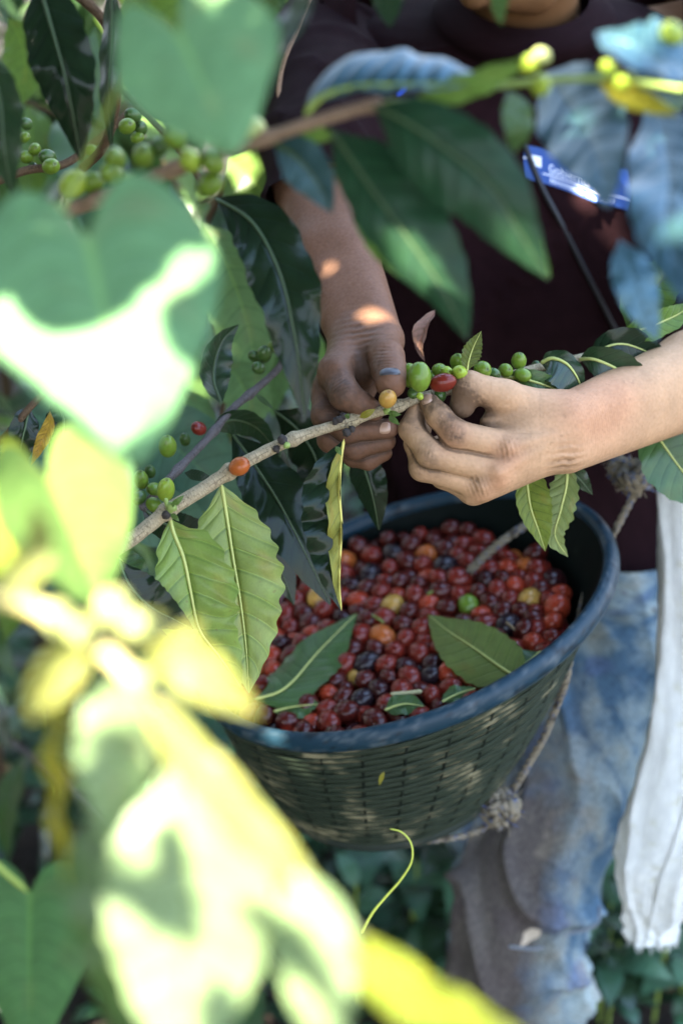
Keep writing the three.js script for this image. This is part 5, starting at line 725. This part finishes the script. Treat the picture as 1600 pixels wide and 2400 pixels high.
// lighter leaves further behind, between the vine and the forearm
const B7 = thing('coffee_branch', 'pale green leafy branch behind, seen between the heart leaves and the forearm', 'branch', P(420, 640, 1.5));
part(B7, 'stem', tube(px3([[250, 900, 1.5], [420, 640, 1.5], [560, 360, 1.48], [640, 150, 1.5]]), 0.004, { seg: 30, rad: 8, uvs: 4 }), barkBrown);
part(B7, 'stem', tube(px3([[420, 640, 1.5], [520, 820, 1.46], [500, 1050, 1.42], [380, 1250, 1.40]]), 0.003, { seg: 30, rad: 8, uvs: 4 }), barkBrown);
const paleBg = leafMat('leaf pale behind', 0.20, 0.36, 0.12, { coat: 0.4, cr: 0.5, tr: 0.35 }), tealBg = leafMat('leaf teal behind', 0.10, 0.23, 0.14, { coat: 0.6, cr: 0.5, tr: 0.3 });
for (const [pts, w, m, roll] of [
  [[[535, 365, 1.42], [590, 420, 1.40], [645, 490, 1.40], [698, 595, 1.42]], 100, LM['leaf bright'], 8], [[[470, 520, 1.40], [535, 630, 1.38], [580, 760, 1.38], [612, 930, 1.40]], 100, paleBg, -8], [[[575, 600, 1.43], [612, 700, 1.42], [632, 830, 1.42], [640, 980, 1.43]], 90, paleBg, 14], [[[530, 850, 1.38], [566, 900, 1.37], [590, 960, 1.37], [575, 1010, 1.38]], 60, paleBg, 0],
  [[[300, 980, 1.36], [400, 1040, 1.34], [490, 1120, 1.34], [570, 1230, 1.36]], 112, tealBg, 6], [[[420, 900, 1.38], [440, 980, 1.37], [420, 1090, 1.37], [380, 1200, 1.38]], 84, paleBg, -16], [[[60, 960, 1.34], [150, 1010, 1.33], [240, 1010, 1.33], [330, 960, 1.34]], 90, tealBg, 10], [[[0, 1010, 1.32], [40, 1060, 1.3], [90, 1130, 1.3], [100, 1230, 1.32]], 80, tealBg, -10], [[[280, 1160, 1.32], [350, 1200, 1.3], [420, 1230, 1.3], [500, 1300, 1.32]], 80, tealBg, 12],
  [[[640, 150, 1.5], [590, 200, 1.48], [560, 290, 1.48], [570, 390, 1.5]], 84, LM['leaf bright'], 10], [[[660, 190, 1.5], [640, 260, 1.48], [650, 340, 1.48], [690, 430, 1.5]], 70, LM['leaf mid'], -20], [[[300, -20, 1.5], [340, 30, 1.48], [400, 60, 1.48], [450, 130, 1.5]], 74, LM['leaf bright'], 10], [[[560, -30, 1.5], [600, 30, 1.48], [640, 90, 1.48], [650, 160, 1.5]], 66, LM['leaf mid'], 10], [[[20, 40, 1.4], [50, 100, 1.4], [60, 180, 1.4], [40, 260, 1.4]], 54, LM['leaf bright'], 20], [[[220, 60, 1.5], [240, 140, 1.5], [230, 220, 1.5], [250, 300, 1.5]], 60, LM['leaf mid'], -10]])
  addLeaf(B7, pts, { w, roll, ruf: 0.1, fold: 6, nu: 24, nv: 12, seed: w }, m, null);
// a tendril of grass under the basket
solo('grass_blade', 'thin curled yellow green grass stem rising below the basket', 'grass stem', tube(px3([[845, 2190, 1.16], [872, 2140, 1.16], [905, 2100, 1.16], [940, 2060, 1.16], [965, 2015, 1.16], [962, 1975, 1.16], [940, 1950, 1.16], [912, 1942, 1.16]]), (u) => 0.0011 * (1.2 - 0.7 * u) , { seg: 50, rad: 6 }), new THREE.MeshPhysicalMaterial({ name: 'grass stem', color: col(0.45, 0.5, 0.06), roughness: 0.6 }));

// ---------- ground, undergrowth, shrubs behind, added sun-blocking leaves ----------
const soilMap = dataTex(512, 512, (u, v) => { const n = 0.5 + 0.9 * fbm(u * 12, v * 12, 3, 5), k = nz(u * 60, v * 60, 5); const g = clamp(n * 0.75 + 0.2 * k, 0.1, 1); return [g, g * 0.86, g * 0.7]; });
soilMap.repeat.set(60, 60);
const soil = new THREE.MeshPhysicalMaterial({ name: 'dark soil', color: col(0.055, 0.042, 0.032), map: soilMap, bumpMap: soilMap, bumpScale: 0.02, roughness: 1 });
const ground = new THREE.Mesh(gridGeo(120, 120, (u, v) => { const x = (v - 0.5), z = (u - 0.5), s = (t) => Math.sign(t) * (Math.abs(t) * 6 + Math.pow(Math.abs(t) * 2, 5) * 120), X = s(x), Z = s(z); return [V(X, 0.05 * nz(X * 1.4, 3, Z * 1.4) + 0.02 * nz(X * 6, 1, Z * 6), Z - 1), X, Z]; }), soil);
soilMap.repeat.set(1.2, 1.2); ground.name = 'ground'; ground.receiveShadow = true; tag(ground, 'dark soil of the coffee field', 'ground', null, 'structure'); scene.add(ground);
// low leafy weeds, each a plant with its leaves
const weedLeaf = (() => { const g = leafGeo({ pts: [V(0, 0, 0), V(0, 0.02, 0.022), V(0, 0.026, 0.048), V(0, 0.018, 0.075)], wm: 0.019, up: V(0, 1, 0.2), nu: 8, nv: 4, ruf: 0.05, quilt: 0.08 }); return g; })();
const weedMats = [LM['leaf dark mid'], leafMat('leaf weed', 0.10, 0.24, 0.13, { coat: 0.6, cr: 0.4, tr: 0.3 }), leafMat('leaf weed dark', 0.045, 0.13, 0.065, { coat: 0.7, cr: 0.35, tr: 0.2 })];
const stemGeo = new THREE.CylinderGeometry(0.0016, 0.0028, 1, 6); stemGeo.translate(0, 0.5, 0);
function weed(x, z, h, n, seed, s, label, group) {
  const t = thing('weed', label, 'weed', V(x, 0, z), group), r = rng(seed);
  const st = new THREE.Mesh(stemGeo, greenStem); st.name = 'stem'; st.scale.set(1, h, 1); t.add(st);
  for (let k = 0; k < n; k++) { const m = new THREE.Mesh(weedLeaf, weedMats[Math.floor(r() * 3)]); m.name = 'leaf'; const q = 0.35 + 0.65 * (k + 0.5) / n; m.position.set(0, h * q, 0); m.rotation.set((r() - 0.5) * 0.5, k * 2.4 + r(), 0, 'YXZ'); m.rotation.x += -0.1 + 0.5 * (1 - q); m.scale.setScalar(s * (0.7 + 0.5 * r())); m.castShadow = m.receiveShadow = true; t.add(m); }
  return t;
}
const groundAt = (px, py) => { const d = P(px, py, 1).sub(EYE), t = -EYE.y / d.y; return EYE.clone().addScaledVector(d, t); };
{ const r = rng(31); let n = 0;
  for (const [x0, x1, y0, y1, cnt, lab, grp] of [[690, 1100, 2000, 2460, 34, 'weed beneath the basket', 'weeds beneath the basket'], [1340, 1680, 2080, 2480, 30, 'weed beyond the jeans and sack', 'weeds to the right of the jeans'], [1300, 1460, 2000, 2200, 6, 'weed close behind the knee', 'weeds behind the knee'], [0, 640, 1700, 2400, 26, 'weed behind the sunlit branch', 'weeds behind the yellow branch']])
    for (let k = 0; k < cnt; k++) { const g = groundAt(lerp(x0, x1, r()), lerp(y0, y1, r()) - 60); const h = 0.10 + 0.22 * r(), s = 0.8 + 0.7 * r(), [qx, qy] = toPx(V(g.x, h, g.z)), w = (h > 0.24 ? 'tall ' : h > 0.16 ? 'middling ' : 'short ') + (s > 1.2 ? 'broad leaved ' : s > 0.98 ? '' : 'small leaved ') + lab + (qy > 2320 ? ', at the bottom edge' : qy > 2150 ? ', lower part' : '') + (qx < (x0 + x1) / 2 ? ', nearer the yellow branch' : ', nearer the sack'); weed(g.x, g.z, h, 6 + Math.floor(r() * 6), 100 + n++, s, w, w.replace('weed', 'weeds')); } }
{ const r = rng(8), N = 5200, im = new THREE.InstancedMesh(weedLeaf, weedMats[2], N), o = new THREE.Object3D(), c = new THREE.Color(); for (let k = 0; k < N; k++) { o.position.set(-2.4 + 4.4 * r(), 0.01 + 0.12 * r() * r(), -4.4 + 4.6 * r()); o.rotation.set((r() - 0.5) * 0.9, r() * 6.3, 0, 'YXZ'); o.scale.setScalar(0.5 + r()); o.updateMatrix(); im.setMatrixAt(k, o.matrix); const q = 0.5 + r() * 0.9; im.setColorAt(k, c.setRGB(q, q * (0.9 + 0.2 * r()), q * 0.9)); } im.name = 'ground_cover'; im.receiveShadow = im.castShadow = true; scene.add(im); tag(im, 'dense low ground cover of small green leaves on the soil', 'ground cover', null, 'stuff'); }
solo('fallen_branch', 'dry fallen branch lying on the soil at the lower right', 'branch', tube([groundAt(1380, 2180).add(V(0, 0.03, 0)), groundAt(1500, 2290).add(V(0, 0.035, 0)), groundAt(1660, 2430).add(V(0, 0.03, 0))], 0.014, { seg: 30, rad: 10, wob: 0.2, uvs: 2 }), bark('dead wood', 0.22, 0.15, 0.09));

// coffee shrubs behind and beside: trunk, side branches with opposite leaves
const bushLeaf = [0, 1, 2].map((k) => leafGeo({ pts: [V(0, 0, 0), V(0, 0.004 + 0.006 * k, 0.045), V(0, -0.006, 0.10), V(0, -0.035 - 0.01 * k, 0.155)], wm: 0.031, up: V(0.1 * (k - 1), 1, 0), nu: 14, nv: 6, ruf: 0.10, quilt: 0.08, fold: 10, seed: k * 3 }));
const bushMats = [LM['leaf mid'], LM['leaf dark mid'], LM['leaf bright'], LM['leaf mid'], leafMat('leaf bush', 0.085, 0.19, 0.06, { coat: 0.6, cr: 0.35, tr: 0.38 })];
function shrub(x, z, h, nb, seed, label, reach = 0.6, y0 = 0.25, matPick = null) {
  const t = thing('coffee_shrub', label, 'shrub', V(x, 0, z), null), r = rng(seed);
  const add = (n, g, m) => { const q = new THREE.Mesh(g, m); q.name = n; q.castShadow = q.receiveShadow = true; t.add(q); return q; };
  add('trunk', tube([V(0, 0, 0), V(0.02 * (r() - 0.5), h * 0.5, 0.03 * (r() - 0.5)), V(0, h, 0)], (u) => lerp(0.017, 0.006, u), { seg: 16, rad: 8, uvs: 2 }), barkBrown);
  for (let b = 0; b < nb; b++) {
    const y = lerp(y0, h, (b + r()) / nb), a = b * 2.4 + r() * 0.8, L = reach * (1 - 0.45 * y / h) * (0.7 + 0.5 * r()), dir = V(Math.cos(a), 0.12, Math.sin(a)), pts = [0, 0.35, 0.7, 1].map((q) => V(0, y, 0).addScaledVector(dir, q * L).add(V(0, -0.25 * q * q * L, 0)));
    const br = add('side_branch', tube(pts, (u) => lerp(0.005, 0.002, u), { seg: 10, rad: 6, uvs: 2 }), b % 3 ? barkBrown : barkGrey), c = curveOf(pts);
    for (let k = 1; k <= 6; k++) for (const s of [-1, 1]) { const q = k / 6.2, p = c.getPointAt(q), m = new THREE.Mesh(bushLeaf[Math.floor(r() * 3)], (matPick ?? bushMats)[Math.floor(r() * (matPick ?? bushMats).length)]); m.name = 'leaf'; m.position.copy(p); m.rotation.set(0.25 + 0.5 * r(), Math.PI / 2 - a + s * (0.9 + 0.4 * r()), (r() - 0.5) * 0.7, 'YXZ'); m.scale.setScalar(0.8 + 0.45 * r()); m.castShadow = m.receiveShadow = true; br.add(m); }
  }
  return t;
}
shrub(-0.55, -1.75, 1.75, 20, 1, 'leafy coffee shrub standing behind the heart shaped leaves');
shrub(-0.95, -1.35, 1.7, 18, 2, 'coffee shrub at the left edge behind the vine');
shrub(-0.28, -2.25, 1.9, 20, 3, 'coffee shrub further back, seen between the leaves left of the sleeve');
shrub(-1.35, -2.1, 1.9, 18, 4, 'coffee shrub far back at the upper left');
shrub(-0.75, -2.9, 2.0, 18, 5, 'farthest coffee shrub in the row behind the person');
shrub(0.75, -2.9, 1.6, 14, 6, 'coffee shrub hidden behind the person on the sack side');
shrub(0.1, -3.2, 1.7, 14, 7, 'coffee shrub directly behind the back of the person');
shrub(-0.45, -2.7, 2.0, 22, 9, 'dense coffee shrub two rows back, above the heart shaped leaf', 0.6, 0.25, [LM['leaf bright'], LM['leaf mid']]);
shrub(-1.0, -3.6, 2.2, 18, 10, 'tall coffee shrub at the end of the row', 0.7, 0.25, [LM['leaf bright'], LM['leaf mid']]);
{ const r = rng(91), N = 2600, im = new THREE.InstancedMesh(bushLeaf[1], LM['leaf mid'], N), o = new THREE.Object3D(); for (let k = 0; k < N; k++) { o.position.set(-1.45 - 1.1 * r(), 0.1 + 2.2 * r(), -1.3 + 3.2 * r()); o.rotation.set(0.4 + 0.5 * r(), r() * 6.3, (r() - 0.5) * 0.8, 'YXZ'); o.scale.setScalar(1.1 + 0.7 * r()); o.updateMatrix(); im.setMatrixAt(k, o.matrix); } im.name = 'added_light_hedge'; im.castShadow = im.receiveShadow = true; scene.add(im); tag(im, 'coffee leaves added beside the camera to block light, outside the picture', 'added_hedge', null, 'stuff'); }  // loose leaves added out of view to block light from the left
shrub(-1.15, -0.45, 1.5, 16, 8, 'coffee shrub added at the left to block light, mostly outside the picture', 0.55);  // added to block light coming from the left

// ---------- leaves added unseen overhead: they block the sun off all but chosen places ----------
const litSpots = [];   // [world point, radius]
const lit = (list, z, r) => { for (const [x, y] of list) litSpots.push([P(x, y, z), r]); };
const inPoly = (x, y, q) => { let c = false; for (let i = 0, j = q.length - 1; i < q.length; j = i++) if ((q[i][1] > y) !== (q[j][1] > y) && x < (q[j][0] - q[i][0]) * (y - q[i][1]) / (q[j][1] - q[i][1]) + q[i][0]) c = !c; return c; };
// sun flecks with an outline: unseen leaves added close above cut their edges
const nearShade = [];
function fleck(polys, x0, x1, y0, y1, step, z, edge, litR, keepOut = () => false) {
  for (let x = x0; x <= x1; x += step) for (let y = y0; y <= y1; y += step) {
    const ins = (dx, dy) => polys.some((q) => inPoly(x + dx, y + dy, q)), n = [[0, 0], [edge, 0], [-edge, 0], [0, edge], [0, -edge]].map(([a, b]) => ins(a, b));
    if (n.every((k) => k)) litSpots.push([P(x, y, z), litR]); else if (!n.some((k) => k) && !keepOut(x, y)) nearShade.push(P(x, y, z));
  }
}
fleck([[[-40, 620], [40, 755], [120, 790], [205, 745], [285, 660], [325, 520], [365, 470], [412, 480], [385, 570], [335, 640], [345, 740], [385, 830], [455, 830], [440, 885], [345, 1040], [310, 1090], [200, 960], [20, 840], [-40, 800]]], -20, 560, 400, 1080, 22, 0.512, 14, 0.002);
fleck([[[-40, 1340], [60, 1180], [110, 1240], [100, 1380], [320, 1400], [500, 1430], [640, 1650], [620, 1700], [420, 1640], [560, 1800], [860, 2110], [1260, 2400], [1250, 2440], [1010, 2440], [880, 2330], [720, 2140], [640, 2120], [600, 2080], [470, 2050], [400, 1820], [330, 1690], [200, 1600], [90, 1720], [0, 1700]], [[228, 1590], [335, 1620], [352, 1800], [330, 1980], [270, 2020], [230, 1960]], [[600, 2250], [700, 2330], [860, 2420], [860, 2440], [560, 2440], [540, 2330]], [[200, 2130], [250, 2100], [290, 2190], [260, 2400], [200, 2400], [190, 2230]], [[470, 2080], [560, 2140], [590, 2260], [520, 2300], [470, 2200]], [[300, 2250], [420, 2180], [440, 2400], [330, 2440]]], -20, 1260, 1180, 2420, 32, 0.413, 16, 0.003, (x, y) => x > 560 + (y - 1700) * 0.8 || (y < 1420 && x > 120));
lit([[1590, 560]], 0.62, 0.004);
fleck([[[1185, 555], [1230, 560], [1290, 645], [1262, 668], [1205, 615]], [[895, 500], [940, 510], [985, 585], [955, 610], [905, 565]], [[855, 462], [895, 462], [900, 500], [868, 505]]], 780, 1310, 240, 740, 22, 0.645, 6, 0.004);
lit([[1268, 132], [1465, 200], [1500, 240], [1530, 245], [1575, 80], [1500, 240]], 0.63, 0.004);
lit([[852, 724], [878, 725], [906, 740]], 1.085, 0.001); lit([[786, 657]], 1.13, 0.001);
lit([[160, 1060], [200, 1050], [190, 1230], [230, 1280], [250, 1200], [240, 1340]], 0.6, 0.006); lit([[30, 1180], [20, 1250], [60, 1300]], 0.66, 0.006);
lit([[600, 440], [640, 480], [560, 700], [600, 900]], 1.45, 0.01);
lit([[1220, 2175], [1245, 2190]], 1.55, 0.004); lit([[1470, 640], [1500, 640]], 1.42, 0.008);
const shadeSpots = [], shade = (x0, x1, y0, y1, n, z) => { for (let i = 0; i <= n; i++) for (let j = 0; j <= n; j++) shadeSpots.push(P(lerp(x0, x1, i / n), lerp(y0, y1, j / n), typeof z === 'function' ? z(i / n, j / n) : z)); };
fleck([], 250, 670, 0, 350, 22, 0.527, 14, 0); for (const b of pickN) shadeSpots.push(b.w.clone().add(V(0, 0.006, 0)));
shade(0, 200, 2050, 2400, 8, 0.72);
shade(1200, 1500, 330, 520, 12, 1.33); shade(730, 1300, 820, 1180, 22, 1.05); shade(1280, 1600, 760, 1120, 14, (i) => 1.06 + 0.1 * i); shade(690, 900, 500, 800, 14, (i, j) => 1.22 - 0.12 * j);
shade(480, 1440, 1180, 1760, 34, (i, j) => 1.42 - 0.28 * j); shade(340, 670, 1150, 1620, 14, 1.02); shade(640, 1600, 60, 800, 30, 1.40); shade(760, 1300, 240, 780, 20, 0.66); shade(1230, 1600, 180, 560, 14, 0.63); shade(720, 1150, 70, 240, 12, 0.65);
for (let x = 600; x <= 1340; x += 28) for (let y = 1180; y <= 1740; y += 24) shadeSpots.push(onHeap(x, y, 0)); shade(500, 1300, 1740, 2000, 20, 1.2); shade(1050, 1600, 1300, 2400, 22, 1.5); shade(500, 740, 480, 960, 12, 0.87); shade(250, 700, 860, 1280, 14, 1.1);
const blockerLeaf = leafGeo({ pts: [V(0, 0, -0.06), V(0, 0.004, -0.02), V(0, 0.004, 0.03), V(0, -0.004, 0.07)], wm: 0.03, up: V(0, 1, 0), nu: 6, nv: 4, ruf: 0.05, quilt: 0.05 });
{ const r = rng(55), mats = [], x1 = SUN.clone().cross(V(0, 1, 0)).normalize(), y1 = x1.clone().cross(SUN), o = new THREE.Object3D(), bins = new Map();
  const flat = (c) => [c.dot(x1), c.dot(y1)], bk = (a, b) => Math.floor(a / 0.06) * 4096 + Math.floor(b / 0.06);
  const covers = (l, c, rad) => { const d = c.clone().sub(l.position), s = d.dot(SUN); if (s > 0 || d.clone().addScaledVector(SUN, -s).lengthSq() > (0.075 + rad) ** 2) return false; const iq = l.quaternion.clone().invert(), u = d.applyQuaternion(iq), k = SUN.clone().applyQuaternion(iq); u.addScaledVector(k, -u.y / k.y); const sc = l.scale.x, t = (u.z / sc + 0.06) / 0.13, m = rad / sc; if (t < -m / 0.13 || t > 1 + m / 0.13) return false; return Math.abs(u.x / sc) < 0.03 * prof(clamp(t, 0.02, 0.98)) + m; };
  const keep = () => { o.updateMatrix(); mats.push(o.matrix.clone()); const [a, b] = flat(o.position), k = bk(a, b); if (!bins.has(k)) bins.set(k, []); bins.get(k).push({ position: o.position.clone(), quaternion: o.quaternion.clone(), scale: o.scale.clone() }); };
  for (let L = 0; L < 5; L++) for (let gx = -2.2; gx < 1.9; gx += 0.048) for (let gz = -3.4; gz < 0.35; gz += 0.048) {
    const y = 2.3 + 0.12 * L + 0.1 * (r() - 0.5), k = (y - 1.1) / SUN.y, p = V(gx + (r() - 0.5) * 0.04, 1.1, gz + (r() - 0.5) * 0.04).addScaledVector(SUN, k);
    const back = gz < -1.75 || gx < -0.75; if (back && fbm(gx * 2.2, 7, gz * 2.2, 3) > -0.02) continue; if (gx > 0.9 + 0.4 * r()) continue;
    o.position.copy(p); o.quaternion.setFromUnitVectors(V(0, 1, 0), SUN.clone().add(V((r() - 0.5) * 0.5, (r() - 0.5) * 0.5, (r() - 0.5) * 0.5)).normalize()).multiply(new THREE.Quaternion().setFromAxisAngle(V(0, 1, 0), r() * 6.3)); o.scale.setScalar(0.62 + 0.2 * r());
    if (!litSpots.some(([c, rad]) => covers(o, c, rad))) keep();
  }
  // places of the photograph that lie in shade get a leaf over them where the added leaves have none
  let added = 0;
  for (let pass = 0; pass < 2; pass++) for (const c of shadeSpots) {
    const [a, b] = flat(c); let n = 0; for (let i = -1; i <= 1; i++) for (let j = -1; j <= 1; j++) for (const l of bins.get(bk(a + i * 0.06, b + j * 0.06)) ?? []) if (covers(l, c, 0)) n++;
    if (n > pass) continue;
    for (let q = 0; q < 12; q++) { const y = 2.3 + 0.4 * r(); o.position.copy(c).addScaledVector(SUN, (y - c.y) / SUN.y).addScaledVector(x1, (r() - 0.5) * 0.05 * (q > 0)).addScaledVector(y1, (r() - 0.5) * 0.05 * (q > 0)); o.quaternion.setFromUnitVectors(V(0, 1, 0), SUN.clone().add(V((r() - 0.5) * 0.4, (r() - 0.5) * 0.4, (r() - 0.5) * 0.4)).normalize()).multiply(new THREE.Quaternion().setFromAxisAngle(V(0, 1, 0), r() * 6.3)); o.scale.setScalar(q < 6 ? 0.7 : 0.42); if (covers(o, c, 0) && !litSpots.some(([s, rad]) => covers(o, s, rad))) { keep(); added++; break; } }
  }
  for (const c of nearShade) {
    const [a, b] = flat(c); let hit = false; for (let i = -1; i <= 1 && !hit; i++) for (let j = -1; j <= 1 && !hit; j++) for (const l of bins.get(bk(a + i * 0.06, b + j * 0.06)) ?? []) if (covers(l, c, 0)) { hit = true; break; }
    if (hit) continue;
    const t0 = Math.max(0.3, (1.74 - c.y) / SUN.y);
    for (let q = 0; q < 24; q++) { const sc = q < 6 ? 0.42 : q < 14 ? 0.28 : 0.17; o.position.copy(c).addScaledVector(SUN, t0 + 0.12 * r()).addScaledVector(x1, (r() - 0.5) * 0.9 * sc * 0.06).addScaledVector(y1, (r() - 0.5) * 0.9 * sc * 0.06); o.quaternion.setFromUnitVectors(V(0, 1, 0), SUN.clone().add(V((r() - 0.5) * 0.4, (r() - 0.5) * 0.4, (r() - 0.5) * 0.4)).normalize()).multiply(new THREE.Quaternion().setFromAxisAngle(V(0, 1, 0), r() * 6.3)); o.scale.setScalar(sc); if (covers(o, c, 0) && !litSpots.some(([s, rad]) => covers(o, s, rad))) { keep(); break; } }
  }
  const im = new THREE.InstancedMesh(blockerLeaf, LM['leaf dark mid'], mats.length); mats.forEach((m, i) => im.setMatrixAt(i, m)); im.name = 'added_sun_blocker'; im.castShadow = true; scene.add(im); tag(im, 'leaves added unseen overhead to block and shape the sunlight', 'added sun blocker', null, 'stuff'); }
renderer.render(scene, camera);
